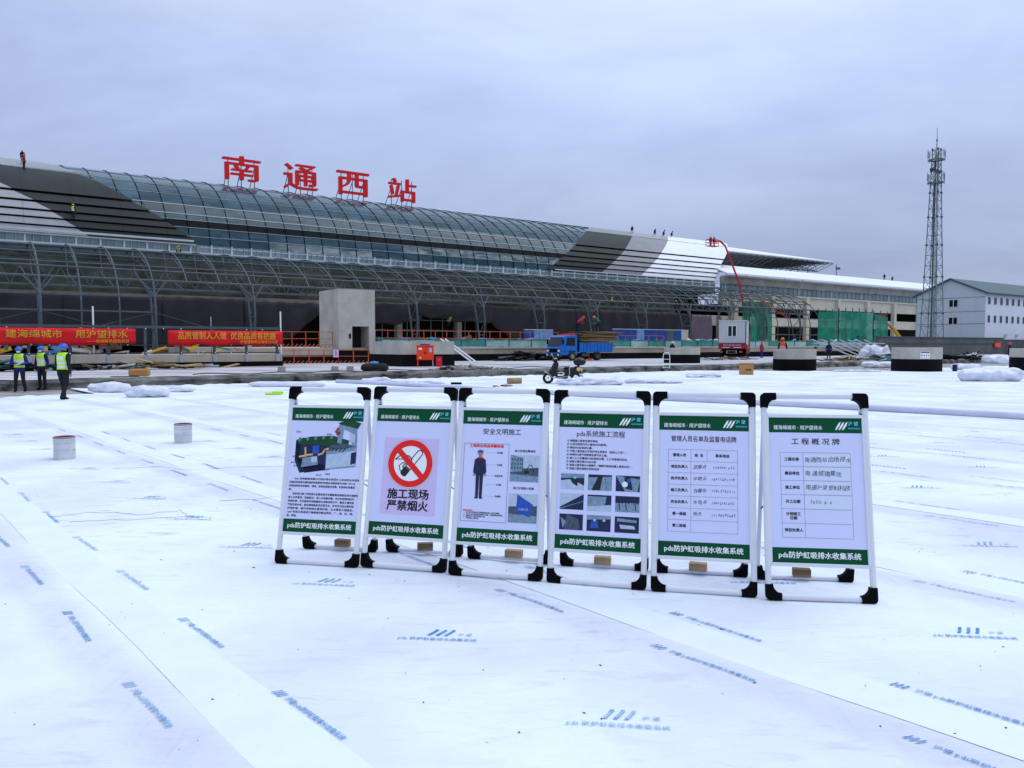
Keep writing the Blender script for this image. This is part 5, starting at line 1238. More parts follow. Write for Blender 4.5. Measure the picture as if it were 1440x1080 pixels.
scaffold(111.2, 117.2, 84.5, 86.0, 9.0, 'green netted scaffold seen through the right end of the canopy frame', [M_net, M_greencan, M_net])
b = MB(); b.bx((-1, -.1, 0), (1, .1, 2.3)); o = b.build('dark_door', M_greencan); o.location = ST(101.8, 58.6, .6); o.rotation_euler = (0, 0, STROT); tag(o, 'dark green door panel at the foot of the big netted scaffold', 'door')

# boom lifts
bl = sthing('red_boom_lift', 'red boom lift raising two workers to the white roof end', 'boom lift', 113, 86, .3)
b = MB(); b.bx((111.5, 84.8, .7), (115.5, 87.2, 1.9)); b.build('chassis', M_red, bl)
for s in (112.2, 114.8):
    for t in (84.7, 87.3): b = MB(); b.lathe([(.2, -.2), (.5, -.2), (.5, .2), (.2, .2)], 14); b.v = [(s + p[0], t + p[2], .8 + p[1]) for p in b.v]; b.build('wheel', M_tyre, bl)
b = MB(); b.bx((112.2, 85.2, 1.9), (114.6, 86.8, 3.0)); b.build('turret', M_red, bl)
P0, P1, P2, P3 = (113.0, 86, 2.8), (110.2, 86, 12.2), (106.6, 86.3, 18.5), (104.5, 86.6, 19.1)
b = MB(); b.tube(P0, P1, .22, 6, .19); b.build('lower_boom', M_red, bl)
b = MB(); b.tube(P1, P2, .17, 6, .14); b.build('upper_boom', M_red, bl)
b = MB(); b.tube(P2, (105.4, 86.5, 19.3), .17, 6); b.tube((105.4, 86.5, 19.3), P3, .14, 6); b.build('jib', M_red, bl)
b = MB(); x, y, z = 103.6, 86.6, 18.2
b.bx((x - 1.0, y - .5, z), (x + 1.0, y + .5, z + .1))
for dx in (-1, 0, 1):
    for dy in (-.5, .5): b.tube((x + dx, y + dy, z), (x + dx, y + dy, z + 1.15), .05, 4)
for h in (.6, 1.15): b.path([(x - 1, y - .5, z + h), (x + 1, y - .5, z + h), (x + 1, y + .5, z + h), (x - 1, y + .5, z + h)], .05, 4, closed=True)
b.build('basket', M_red, bl)
yl = sthing('yellow_boom_lift', 'yellow and orange boom lift right of the narrow netted scaffold', 'boom lift', 115, 60, .3)
b = MB(); b.bx((113.6, 59.2, .7), (116.2, 60.8, 2.0)); b.build('chassis', M_yellow, yl)
b = MB(); b.tube((115.6, 60, 2.0), (112.6, 60, 4.0), .30, 6); b.build('turret_arm', M_yellow, yl)
b = MB(); b.tube((112.9, 60, 3.8), (109.6, 60, 5.3), .14, 6); b.build('boom', M_orange, yl)
b = MB(); b.bx((109.2, 59.6, 5.0), (109.9, 60.4, 6.0)); b.build('basket', M_orange, yl)
for s in (114.1, 115.7): b = MB(); b.lathe([(.2, -.2), (.45, -.2), (.45, .2), (.2, .2)], 14); b.v = [(s + p[0], 59.1 + p[2], .75 + p[1]) for p in b.v]; b.build('wheel', M_tyre, yl)
bar(ST(112.5, 78, 6.2), ST(105.5, 78, 8.7), .12, M_red, 'crane_jib', 'thin red crane arm slanting above the big netted scaffold', 'crane arm')

# ================================================================== ROOF LETTERS
for ch, sc_, w_, z0, z1, lab in (('南', 30.7, 5.0, 23.2, 26.4, 'big red roof character, first from the left'), ('通', 38.7, 4.9, 22.95, 26.4, 'big red roof character, second from the left'),
                               ('西', 46.4, 5.0, 23.0, 26.4, 'big red roof character, third from the left'), ('站', 54.3, 4.7, 23.0, 26.4, 'big red roof character, rightmost of the four')):
    o = sthing('roof_character', lab, 'sign letter', sc_, 104, 22, 'four red characters on the station roof')
    tx = text(ch, 4.0, .075, 0, 3, .16, 'CENTER')
    xs = [p[0] for p in tx[0]]; ys = [p[1] for p in tx[0]]
    fx = w_ / (max(xs) - min(xs)); fy = (z1 - z0) / (max(ys) - min(ys)); cx = (max(xs) + min(xs)) / 2
    b = MB(); b.add([(sc_ + (p[0] - cx) * fx, 104 - p[2], z0 + (p[1] - min(ys)) * fy) for p in tx[0]], tx[1]); b.build('character', M_signred, o)
    for dx in (-1.7, 0, 1.7):
        b = MB(); b.tube((sc_ + dx, 104.25, 21.6), (sc_ + dx, 104.25, 26.2), .06, 5); b.build('post', M_steeldk, o)
        b = MB(); b.tube((sc_ + dx, 104.25, 25.0), (sc_ + dx, 107.2, 21.8), .05, 5); b.build('stay', M_steeldk, o)

# ================================================================== PEOPLE
def limb(b, pts, rs):
    for i in range(len(pts) - 1): b.tube(pts[i], pts[i + 1], rs[i], 10, rs[i + 1])
    for p, r_ in zip(pts, rs): b.sph(p, r_, 10, 6)
def make_person(pose, top, legs, vest=None, helmet=M_helblue, hip=.86, vox=.016, H=1.66, vestlogo=False, mask=False):
    """front of the body faces -Y. pose: dict with lean, arms and legs joint positions"""
    k = H / 1.70; b = MB(); V = Vector
    ln = pose.get('lean', 0); hy = pose.get('hipy', 0)
    hp = V((0, hy, hip)); 
    def tor(x, y, z):   # torso coordinates above the hip, leaned forward
        return hp + V((x, y * math.cos(ln) - z * math.sin(ln), z * math.cos(ln) + y * math.sin(ln)))
    # torso as stacked ellipses
    ring = [(.155, .110, -.06), (.165, .115, .04), (.155, .108, .16), (.175, .118, .30), (.185, .118, .42), (.150, .10, .50), (.07, .07, .55)]
    n = 18; vs = []
    for rx, ry, z in ring:
        for q in range(n): a = 2 * math.pi * q / n; vs.append(tor(rx * math.cos(a), ry * math.sin(a), z))
    b.add(vs, [(i * n + j, i * n + (j + 1) % n, (i + 1) * n + (j + 1) % n, (i + 1) * n + j) for i in range(len(ring) - 1) for j in range(n)] + [tuple(range(n - 1, -1, -1)), tuple(range((len(ring) - 1) * n, len(ring) * n))])
    hd = tor(0, -.015 - pose.get('nod', 0), .66); nk = tor(0, 0, .50)
    limb(b, [nk, hd - V((0, 0, .06))], [.060, .052])
    b.sph(hd, (.078, .095, .112), 14, 10); b.sph(hd + V((0, -.02, -.06)), (.06, .07, .055), 12, 8)
    b.sph(hd + V((0, -.098, -.005)), (.014, .018, .022), 8, 5)
    for sx in (-1, 1): b.sph(hd + V((sx * .078, .01, -.01)), (.012, .022, .03), 8, 5)
    segs = [('skin', nk + V((0, 0, .04)), hd, .05)]
    for sx, key in ((-1, 'R'), (1, 'L')):
        sh = tor(sx * .175, 0, .44); el, ha = [V(p) for p in pose['arm' + key]]
        el = tor(*el) if pose.get('rel', True) else el; ha = tor(*ha) if pose.get('rel', True) else ha
        limb(b, [sh, el, ha], [.066, .052, .038]); d = (ha - el).normalized()
        palm = ha + d * .06; b.tube(ha, palm + d * .03, .034, 8, .030)
        side = d.cross(V((0, 1, 0))); side = side.normalized() if side.length > .1 else V((1, 0, 0)); fr = d.cross(side)
        for f_ in range(4): 
            o_ = side * 0 + fr * (f_ - 1.5) * .020; b.tube(palm + o_ + d * .02, palm + o_ + d * (.062 + .010 * (f_ in (1, 2))) - side * .012 * sx, .0105, 6, .009)
        b.tube(ha + fr * .03, palm + fr * .048 + d * .02, .012, 6)
        segs += [('top', sh, el, .055), ('top', el, ha - d * .0, .045), ('skin', ha + d * .035, palm + d * .08, .035)]
        th_ = hp + V((sx * .090, 0, -.04)); kn, an = [V(p) for p in pose['leg' + key]]
        limb(b, [th_, kn, an + V((0, 0, .07))], [.094, .068, .052])
        fd = V(pose.get('foot', (0, -1, 0))); b.sph(an + fd * .06 + V((0, 0, .045)), (.048, .048, .045), 10, 6); b.sph(an + fd * .11 + V((0, 0, .035)), (.045, .06, .035), 10, 6); b.sph(an + V((0, 0, .05)), (.045, .05, .05), 10, 6)
        segs += [('leg', th_, kn, .08), ('leg', kn, an + V((0, 0, .09)), .05), ('shoe', an + V((0, 0, .02)), an + fd * .12, .045)]
    segs += [('top', tor(0, 0, -.02), tor(0, 0, .46), .14)]
    me = remesh(b, vox, 2)
    me.materials.clear(); mi = {'skin': 0, 'top': 1, 'leg': 2, 'shoe': 3}
    for m in (M_skin, top, legs, M_black): me.materials.append(m)
    idx = []; tor_faces = []
    for p in me.polygons:
        c = p.center; best = (9, 'top')
        for kind, a, e_, r_ in segs:
            ab = e_ - a; t_ = max(0, min(1, (c - a).dot(ab) / max(1e-6, ab.length_squared))); d_ = (c - a - ab * t_).length - r_
            if d_ < best[0]: best = (d_, kind, (a, e_))
        idx.append(mi[best[1]])
        if best[1] == 'top' and best[2][0] == segs[-1][1]:
            tor_faces.append(p.index)
    me.polygons.foreach_set('material_index', idx); me.polygons.foreach_set('use_smooth', [True] * len(idx))
    parts = []
    # helmet
    hb = MB(); hc = hd + V((0, .005, .022))
    hb.sph(hc, (.112, .135, .118), 20, 8, half=True); hb.lathe([(.112, 0), (.135, -.004), (.135, .006), (.112, .012)], 20); 
    nv = 20 * 4; hb.v[-nv:] = [(hc.x + p[0], hc.y + p[1] * 1.18 - (.03 if p[1] < -.05 else 0), hc.z + p[2]) for p in hb.v[-nv:]]
    hb.bx((hc.x - .016, hc.y - .09, hc.z + .07), (hc.x + .016, hc.y + .09, hc.z + .126))
    hb.v = [tuple(q) for q in hb.v]; parts.append(('helmet', hb.mesh('helmet', helmet), None))
    if mask:
        q = MB(); q.sph(hd + V((0, -.062, -.045)), (.062, .052, .05), 12, 8); parts.append(('face_mask', q.mesh('face_mask', M_pwhite), None))
    e_ = MB()
    for sx in (-1, 1): e_.sph(hd + V((sx * .030, -.088, .015)), (.011, .008, .007), 6, 4)
    parts.append(('eyes', e_.mesh('eyes', M_black), None))
    if vest:
        vb = MB(); mp_ = {}; inv = (tor(0, 0, 1) - hp)
        for f_ in tor_faces:
            pf = me.polygons[f_]; h = (pf.center - hp).dot(inv)
            if h < .04 or h > .53: continue
            if abs(pf.center.x) > .168 and h > .22: continue
            fi = []
            for vi in pf.vertices:
                if vi not in mp_: mp_[vi] = len(vb.v); v = me.vertices[vi]; vb.v.append(tuple(v.co + v.normal * .014))
                fi.append(mp_[vi])
            vb.f.append(tuple(fi)); front = pf.center.y < hp.y
            vb.m.append(1 if (.10 < h < .15 or .20 < h < .25) or (vestlogo and .31 < h < .42 and abs(pf.center.x) < .09) or (not vestlogo and front and .16 < h < .30) else 0)
        vm = vb.mesh('vest', [vest, M_reflect]); vm.polygons.foreach_set('use_smooth', [True] * len(vm.polygons)); parts.append(('vest', vm, None))
    if k != 1:
        for m_ in [me] + [p[1] for p in parts]:
            for v in m_.vertices: v.co = v.co * k
    return me, parts
STAND = dict(armR=((-.25, .0, .18), (-.24, -.06, -.06)), armL=((.25, .0, .18), (.24, -.06, -.06)), legR=((-.10, -.01, .46), (-.11, .02, 0)), legL=((.10, -.01, .46), (.11, .02, 0)))
def P_(**k): d = dict(STAND); d.update(k); return d
POSES = dict(
    phone=P_(nod=.02, armR=((-.26, -.02, .20), (-.06, -.24, .20)), armL=((.26, .0, .20), (.10, -.22, .14)), legR=((-.12, -.03, .46), (-.14, .0, 0)), legL=((.11, .0, .46), (.16, .06, 0))),
    stand=STAND,
    walk=P_(lean=.04, armR=((-.25, .10, .20), (-.27, .05, -.05)), armL=((.26, -.06, .20), (.28, -.20, -.02)), legR=((-.09, .0, .46), (-.09, .20, .03)), legL=((.09, -.10, .46), (.09, -.14, 0))),
    bend=P_(lean=.95, hipy=.12, armR=((-.2, -.12, .28), (-.12, -.34, .36)), armL=((.2, -.12, .28), (.10, -.34, .30)), legR=((-.12, -.05, .46), (-.14, .05, 0)), legL=((.12, .03, .46), (.18, .12, 0))),
    crouch=P_(lean=.55, armR=((-.24, -.14, .16), (-.12, -.34, .12)), armL=((.24, -.14, .16), (.12, -.34, .16)), legR=((-.16, -.34, .44), (-.16, .0, 0)), legL=((.16, -.32, .42), (.16, .02, 0))))
PROTO = {}
def person(pose, top, legs, lab, loc, face, vest=None, helmet=M_helblue, vox=.03, H=1.66, group=None, **kw):
    key = (pose, top.name, legs.name, vest.name if vest else '', helmet.name, vox, H)
    if key not in PROTO:
        PROTO[key] = make_person(POSES[pose], top, legs, vest, helmet, hip=.48 if pose == 'crouch' else .86, vox=vox, H=H, **kw)
    me, parts = PROTO[key]
    r = thing('person', lab, 'person', loc, face, group)
    inst('body', me, r)
    for nm, m, _ in parts: inst(nm, m, r)
    return r
def face_to(x, y, tx, ty): return math.atan2(ty - y, tx - x) + math.pi / 2     # body front (-Y) turned to the target
person('phone', M_clothes_blue, M_clothes_dark, 'worker in blue helmet and vest looking down at his hands, leftmost of the three', (-17.0, 26.5, .0), R(18), M_vest, vox=.011, H=1.60, mask=True)
person('stand', M_clothes_navy, M_clothes_dark, 'worker in blue helmet and vest standing between the other two at the left', (-17.02, 27.8, .0), R(-8), M_vest, vox=.011, H=1.62, mask=True)
person('walk', M_clothes_black, M_clothes_dark, 'worker in blue helmet and black clothes walking away, seen from behind', (-13.1, 22.4, .0), R(172), M_vest, vox=.011, H=1.70, vestlogo=True)
SP = lambda s, t, z: ST(s, t, z)
person('bend', M_clothes_red, M_clothes_navy, 'worker in red jacket bending on top of the plywood load', SP(42.7, 49.8, 2.72), R(120), None, M_helred)
person('bend', M_clothes_teal, M_clothes_dark, 'worker in teal jacket and orange helmet bending on top of the plywood load', SP(44.9, 49.9, 2.75), R(-60), None, M_helorg, H=1.7)
person('stand', M_clothes_black, M_clothes_dark, 'dark dressed worker in white helmet at the platform railing right of the blue hoarding', SP(57.6, 53.0, .32), R(10), None, M_lampm if False else M_reflect)
person('stand', M_clothes_dark, M_clothes_dark, 'worker in orange helmet and vest behind the second manhole ring', (18.3, 52.0, .32), R(160), M_vorange, M_helorg, H=1.85)
person('stand', M_clothes_red, M_clothes_blue, 'worker in red jacket right of the container truck', (25.0, 77.0, .32), R(30), None, M_helred)
person('crouch', M_clothes_dark, M_clothes_dark, 'crouching dark dressed worker right of the second manhole ring, left one of two', (25.9, 66.5, .32), R(60), None, M_clothes_black)
person('stand', M_clothes_navy, M_clothes_dark, 'dark dressed worker right of the second manhole ring, right one of two', (27.2, 66.0, .32), R(-20), None, M_clothes_black, H=1.6)
person('stand', M_clothes_dark, M_clothes_dark, 'worker in blue helmet behind the noticed manhole ring, left one of two', (26.2, 49.6, -.15), R(150), None, M_helblue)
person('stand', M_clothes_dark, M_clothes_dark, 'worker in blue helmet behind the noticed manhole ring, right one of two', (27.35, 49.7, -.15), R(-150), None, M_helblue)
person('stand', M_clothes_dark, M_clothes_dark, 'worker in red helmet by the picket fence at the right edge', (39.8, 61.5, .2), R(40), None, M_helred)
person('stand', M_clothes_red, M_clothes_dark, 'worker in red helmet showing above the left red banner', SP(5.6, 50.4, 1.05), R(30), None, M_helred)
person('bend', M_clothes_black, M_clothes_dark, 'worker in yellow vest in the open scaffolded bay', SP(51.8, 86.5, 3.9), R(40), M_vest, M_helyel)
for s, lab, v_, h_ in ((73.0, 'worker on the canopy truss, left one of three above the truck', M_vest, M_helyel), (76.8, 'worker on the canopy truss in orange helmet, middle one of three', None, M_helorg), (85.8, 'worker on the canopy truss, right one of three near its middle', None, M_helyel)):
    person('crouch', M_clothes_black, M_clothes_dark, lab, SP(s, 78.5, 7.0), R(20), v_, h_)
person('crouch', M_clothes_dark, M_clothes_dark, 'worker in yellow vest on the gutter above the canopy near its left part', SP(19.8, 90.6, 11.3), R(10), M_vest, M_helyel)
# on the roof
def on_roof(s, ph): q = ell(s, ph, .1); return ST(*q)
person('stand', M_clothes_red, M_clothes_dark, 'worker in red jacket standing on the charcoal roof at the far left', on_roof(6.0, 49), R(150), None, M_helorg)
person('crouch', M_clothes_black, M_clothes_dark, 'worker sitting on the roof ridge above the red jacketed worker', on_roof(6.2, 66), R(20), None, M_helyel)
person('stand', M_clothes_dark, M_clothes_dark, 'worker in yellow green vest on the slats beside the pale grey panels', on_roof(9.9, 14), R(170), M_vest, M_helyel)
for i, (s, lab) in enumerate([(100.5, 'worker sitting on the grey roof ridge, leftmost of the ridge group'), (106.3, 'worker crouching on the white roof ridge, second of the ridge group'), (108.6, 'worker on the white roof ridge, third of the ridge group, right behind the second'), (110.8, 'worker on the white roof ridge, rightmost of the ridge group')]):
    person('crouch', M_clothes_black, M_clothes_dark, lab, on_roof(s, 68), R(30 * i), None, M_clothes_black)
person('stand', M_clothes_black, M_clothes_dark, 'left worker standing in the red boom lift basket', SP(103.2, 86.6, 18.3), R(160), None, M_helorg)
person('stand', M_clothes_black, M_clothes_dark, 'right worker standing in the red boom lift basket', SP(104.1, 86.6, 18.3), R(200), None, M_clothes_black)
for s, lab in ((183, 'worker on the wing roof beside the mast, left one'), (186.5, 'worker on the wing roof beside the mast, right one')):
    person('crouch' if s > 184 else 'stand', M_clothes_black, M_clothes_dark, lab, SP(s, 100, 17.3), 0, None, M_helorg if s < 184 else M_clothes_black)
b = MB(); b.tube((0, 0, 0), (0, 0, 3.0), .10, 6); b.bx((-.1, -.1, 1.9), (.9, .1, 2.4)); o = b.build('roof_vent_post', M_steel); o.location = ST(164, 101, 17.0); tag(o, 'short grey post on the wing roof left of the mast', 'post')
# pole and ladder lying on the roof at the left
bar(on_roof(4.0, 52), on_roof(14.5, 51), .05, M_galv, 'roof_pole', 'long thin pole lying across the charcoal roof at the left', 'pole')
bar(on_roof(10.6, 55), on_roof(10.2, 33), .07, M_galv, 'roof_ladder', 'short ladder pole hanging down the charcoal roof at the left', 'ladder')

# ================================================================== SIGN STANDS
PW, SL, HH, LL = .578, 1.315, 1.285, .28       # poster width, slant length, height and lean of the front frame
FW = .655
POY = SL * (1 - .1227)                        # slant height of the poster's top edge
POH = SL * (.824 - .1227)
def pan(x, h, n): return (x, LL * h / SL - n * HH / SL, HH * h / SL + n * LL / SL)
def rear(x, h, n):                              # rear frame plane, from the ground (offset .43) to just under the top
    y0, y1, H_ = .43, .30, 1.19; f_ = h / 1.2
    return (x, y0 + (y1 - y0) * f_ + n, H_ * f_)
CORN = []
def corner_poly(w=.042, a=.096, ro=.026, ri=.058):
    p = [(a, 0)]
    for i in range(6): q = R(270 - 90 * i / 5); p.append((ro + ro * math.cos(q), ro + ro * math.sin(q)))
    p += [(0, a), (w, a)]
    for i in range(7): q = R(180 + 90 * i / 6); p.append((w + ri + ri * math.cos(q), w + ri + ri * math.sin(q)))
    p += [(a, w)]
    return p
def corner(parent, F, x, h, sx, sh, m=M_black):
    b = MB(); pl_ = corner_poly(); n0, n1 = -.023, .023
    pts = [(x + sx * px, h + sh * py) for px, py in pl_]
    if sx * sh < 0: pts = pts[::-1]
    k = len(pts); vs = [F(a, c, n0) for a, c in pts] + [F(a, c, n1) for a, c in pts]
    b.add(vs, [tuple(range(k - 1, -1, -1)), tuple(range(k, 2 * k))] + [(i, (i + 1) % k, k + (i + 1) % k, k + i) for i in range(k)])
    o = b.build('corner_cap', m, parent); md = o.modifiers.new('b', 'BEVEL'); md.width = .006; md.segments = 2; md.limit_method = 'ANGLE'; return o
def ptube(parent, F, p, q, r=.0145, name='tube', m=M_frame, nn=0):
    b = MB(); b.tube(F(p[0], p[1], nn), F(q[0], q[1], nn), r, 14, cap=True); o = b.build(name, m, parent); sm(o.data, 50); return o
class Sheet:      # flat print on the poster; x from the centre, y down from the poster's top edge, in metres
    def __init__(s): s.g = {}
    uid = 0
    def get(s, name, m):
        e_ = s.g.setdefault((name, s.uid if name == 'printed_photo' else 0), (MB(), name, []))
        if m not in e_[2]: e_[2].append(m)
        e_[0].cur = e_[2].index(m); return e_[0]
    def pt(s, x, y, lv, z=0): return pan(x, POY - y, .0065 + lv * .0006 + z)
    def poly(s, name, m, pts, lv=1): s.get(name, m).poly([s.pt(x, y, lv) for x, y in pts[::-1]])
    def rect(s, name, m, x0, y0, x1, y1, lv=1): s.poly(name, m, [(x0, y0), (x1, y0), (x1, y1), (x0, y1)], lv)
    def disc(s, name, m, cx, cy, r0, r1, lv=1, n=40, a0=0, a1=360):
        for i in range(n):
            p, q = R(a0 + (a1 - a0) * i / n), R(a0 + (a1 - a0) * (i + 1) / n)
            if r0 <= 0: s.poly(name, m, [(cx, cy), (cx + r1 * math.cos(p), cy + r1 * math.sin(p)), (cx + r1 * math.cos(q), cy + r1 * math.sin(q))], lv)
            else: s.poly(name, m, [(cx + r0 * math.cos(p), cy + r0 * math.sin(p)), (cx + r1 * math.cos(p), cy + r1 * math.sin(p)), (cx + r1 * math.cos(q), cy + r1 * math.sin(q)), (cx + r0 * math.cos(q), cy + r0 * math.sin(q))], lv)
    def line(s, name, m, pts, w, lv=1):
        for i in range(len(pts) - 1):
            (x0, y0), (x1, y1) = pts[i], pts[i + 1]; L_ = math.hypot(x1 - x0, y1 - y0) or 1; ux, uy = (x1 - x0) / L_ * w / 2, (y1 - y0) / L_ * w / 2
            s.poly(name, m, [(x0 - ux + uy, y0 - uy - ux), (x1 + ux + uy, y1 + uy - ux), (x1 + ux - uy, y1 + uy + ux), (x0 - ux - uy, y0 - uy + ux)], lv)
    def text(s, name, m, t_, x, y, size, bold=0, al='CENTER', lv=2, sp=1.0, shear=0, width=None):
        tx = text(t_, size, bold, shear, 2, 0, al, sp); fx = 1
        if width:
            w_ = max(p[0] for p in tx[0]) - min(p[0] for p in tx[0]); fx = width / w_
        b = s.get(name, m); b.add([s.pt(x + p[0] * fx, y - p[1], lv, p[2]) for p in tx[0]], tx[1])
    def build(s, parent):
        for b, name, m in s.g.values():
            o = b.build(name, m if len(m) > 1 else m[0], parent)
            if name in ('table_text', 'handwriting', 'caption', 'body_text', 'list_text', 'small_text', 'leader_line'): o['kind'] = 'stuff'
X0, X1 = -PW / 2, PW / 2
def common(sh):
    sh.rect('header_band', M_green, X0, 0, X1, POH * .105); sh.rect('footer_band', M_green, X0, POH * .898, X1, POH)
    sh.text('header_lettering', M_pwhite, '建海绵城市 · 用沪望排水', X0 + .030, POH * .072, .031, .0004, 'LEFT', width=.305)
    bx_, by_ = X0 + PW * .715, POH * .085
    for i in range(3):
        x = bx_ + i * .021; sh.poly('logo', M_pwhite, [(x, by_), (x + .012, by_ - .004), (x + .030, by_ - .030), (x + .038, by_ - .055), (x + .026, by_ - .048), (x + .010, by_ - .022)], 2)
    sh.text('logo_lettering', M_pcyan, '沪 望', X0 + PW * .855, POH * .040, .028, .0006, 'LEFT'); sh.text('logo_lettering', M_pcyan, 'HUWANG', X0 + PW * .855, POH * .072, .016, .0003, 'LEFT')
    sh.text('footer_lettering', M_pwhite, 'pds防护虹吸排水收集系统', 0, POH * .950, .044, .0010, width=.50)
def poster1(sh):
    # pump room cutaway drawing
    c = lambda pts: [(x * PW + X0, y * POH) for x, y in pts]
    N = 'diagram'
    sh.poly(N, M_pnavy, c([(.09, .27), (.16, .24), (.16, .44), (.24, .53), (.55, .50), (.55, .47), (.22, .50), (.09, .41)]), 1)
    sh.poly(N, M_pnavy, c([(.09, .27), (.58, .235), (.58, .50), (.17, .53), (.09, .43)]), 1)
    sh.poly(N, M_pdkgreen, c([(.09, .265), (.30, .235), (.60, .225), (.82, .26), (.80, .35), (.60, .31), (.36, .30), (.14, .30)]), 2)
    sh.poly(N, M_psteel, c([(.52, .35), (.93, .31), (.93, .47), (.52, .50)]), 3); sh.poly(N, M_psky, c([(.53, .38), (.92, .34), (.92, .46), (.53, .49)]), 4)
    sh.poly(N, M_pslate, c([(.52, .35), (.58, .30), (.78, .285), (.93, .31), (.70, .33)]), 4)
    sh.poly(N, M_psteel, c([(.67, .13), (.92, .16), (.93, .31), (.86, .32), (.86, .20), (.74, .17), (.72, .29), (.66, .28)]), 4)
    sh.poly(N, M_pdkgreen, c([(.66, .12), (.80, .09), (.97, .12), (.93, .165), (.70, .135)]), 5)
    sh.poly(N, M_psky, c([(.83, .20), (.90, .21), (.90, .28), (.83, .27)]), 5)
    sh.poly(N, M_pnavy, c([(.86, .36), (.93, .35), (.93, .44), (.86, .455)]), 5)
    sh.poly(N, M_pblue, c([(.33, .31), (.42, .305), (.42, .37), (.33, .375)]), 5); sh.poly(N, M_psteel, c([(.20, .41), (.40, .39), (.42, .46), (.19, .485)]), 5); sh.poly(N, M_psky, c([(.32, .40), (.40, .395), (.405, .44), (.325, .445)]), 6)
    for q in ([(.16, .40), (.24, .39)], [(.23, .33), (.24, .395)], [(.26, .385), (.33, .38)], [(.42, .38), (.47, .37), (.50, .34), (.54, .33)]): sh.line(N, M_porange, c(q), .012, 6)
    for x in (.60, .65, .70, .75): sh.line(N, M_pblack, c([(x, .345), (x + .03, .325)]), .008, 6)
    for x, y in ((.64, .19), (.66, .17), (.68, .20), (.66, .21)): sh.disc(N, M_truckred, X0 + x * PW, y * POH, 0, .012, 7, 8)
    for i in range(9): sh.disc(N, M_pdkgreen if i % 2 else M_teal, X0 + (.14 + .055 * i) * PW, (.262 - .003 * i) * POH, 0, .013, 6, 8)
    for t_, x, y in (('检查口', .08, .20), ('溢流口', .05, .40), ('潜水泵', .04, .45), ('进水管', .08, .475), ('设备间', .50, .215), ('蓄水池', .40, .545), ('回用泵', .52, .535)): sh.text('caption', M_pblack, t_, X0 + (x + .04) * PW, y * POH, .014, .0002)
    ls_ = ['      “pds”系统能够将高分子防护排水异型片上多余的水有组织', '的通过虹吸排水槽有组织地收集到内的雨水收集系统中,作进一步二次', '利用或排往市政管网、绿地。系统包括雨水收集、虹吸排水收集系', '统。', '      该系统打破了传统排水收集系统行业需要做找坡层及排水坡度后',
           '渗入水的盲目。彻底解决，渗入水收集问题。充分利用绿地的天', '然绿色源，并且能够实现微量雨水收集利用水平，确保土壤的透', '气性及透水性。保证植物根系的正常生长，并可作为防水层的保', '护保护层。替代传统排水层保护层，大大降低工程造价。', '“pds”系统尤其适用于海绵城市建设项目。厂、库、住、地、', '路、绿地。']
    for i, l in enumerate(ls_): sh.text('body_text', M_pblack, l, X0 + .045 * PW + (0 if i not in () else .02), (.578 + i * .0288 + (.006 if i > 3 else 0)) * POH, .0178, .00045, 'LEFT', width=None if len(l) < 12 else .52)
def poster2(sh):
    sh.rect('lilac_patch', M_ppink, X0 + .135 * PW, .235 * POH, X0 + .865 * PW, .835 * POH, 1)
    cx, cy, r = X0 + .50 * PW, .435 * POH, .172
    sh.disc('prohibition_ring', M_pwhite, cx, cy, 0, r + .004, 2); sh.disc('ring_outline', M_pgrey, cx, cy, r + .004, r + .0065, 2)
    # cigarette
    a = R(-52); ux, uy = math.cos(a), math.sin(a); vx, vy = -uy, ux
    def cp(p, q): return (cx + .01 + ux * p + vx * q, cy + .0 + uy * p + vy * q)
    sh.line('cigarette', M_pblack, [cp(-.04, .022), cp(.10, .022), cp(.117, .012), cp(.117, -.012), cp(.10, -.022), cp(-.04, -.022), cp(-.04, .022)], .007, 3)
    sh.poly('cigarette', M_pblack, [cp(-.045, .026), cp(-.10, .026), cp(-.11, .012), cp(-.11, -.012), cp(-.10, -.026), cp(-.045, -.026)], 3)
    sm_ = [(-.115, -.030), (-.08, -.055), (-.045, -.062), (-.01, -.052), (.01, -.030), (.005, -.008), (-.02, .0), (-.045, .006), (-.055, .025), (-.045, .045), (-.055, .06)]
    sh.line('smoke', M_pblack, [(cx + x, cy + y) for x, y in sm_], .008, 3)
    sh.line('smoke', M_pblack, [(cx + x, cy + y) for x, y in [(-.112, -.028), (-.06, -.03), (-.03, -.020), (-.03, -.012), (-.065, .0), (-.085, .02), (-.075, .05), (-.06, .058)]], .006, 3)
    sh.disc('prohibition_ring', M_pred, cx, cy, r * .74, r, 4, 56)
    a = R(45); w = .021; L_ = r * .80
    sh.poly('prohibition_ring', M_pred, [(cx - L_ * .707 - w * .707, cy - L_ * .707 + w * .707), (cx - L_ * .707 + w * .707, cy - L_ * .707 - w * .707), (cx + L_ * .707 + w * .707, cy + L_ * .707 - w * .707), (cx + L_ * .707 - w * .707, cy + L_ * .707 + w * .707)], 5)
    sh.text('warning_lettering', M_pblack, '施工现场', cx, .680 * POH, .078, .0028, width=.32); sh.text('warning_lettering', M_pblack, '严禁烟火', cx, .770 * POH, .078, .0028, width=.32)
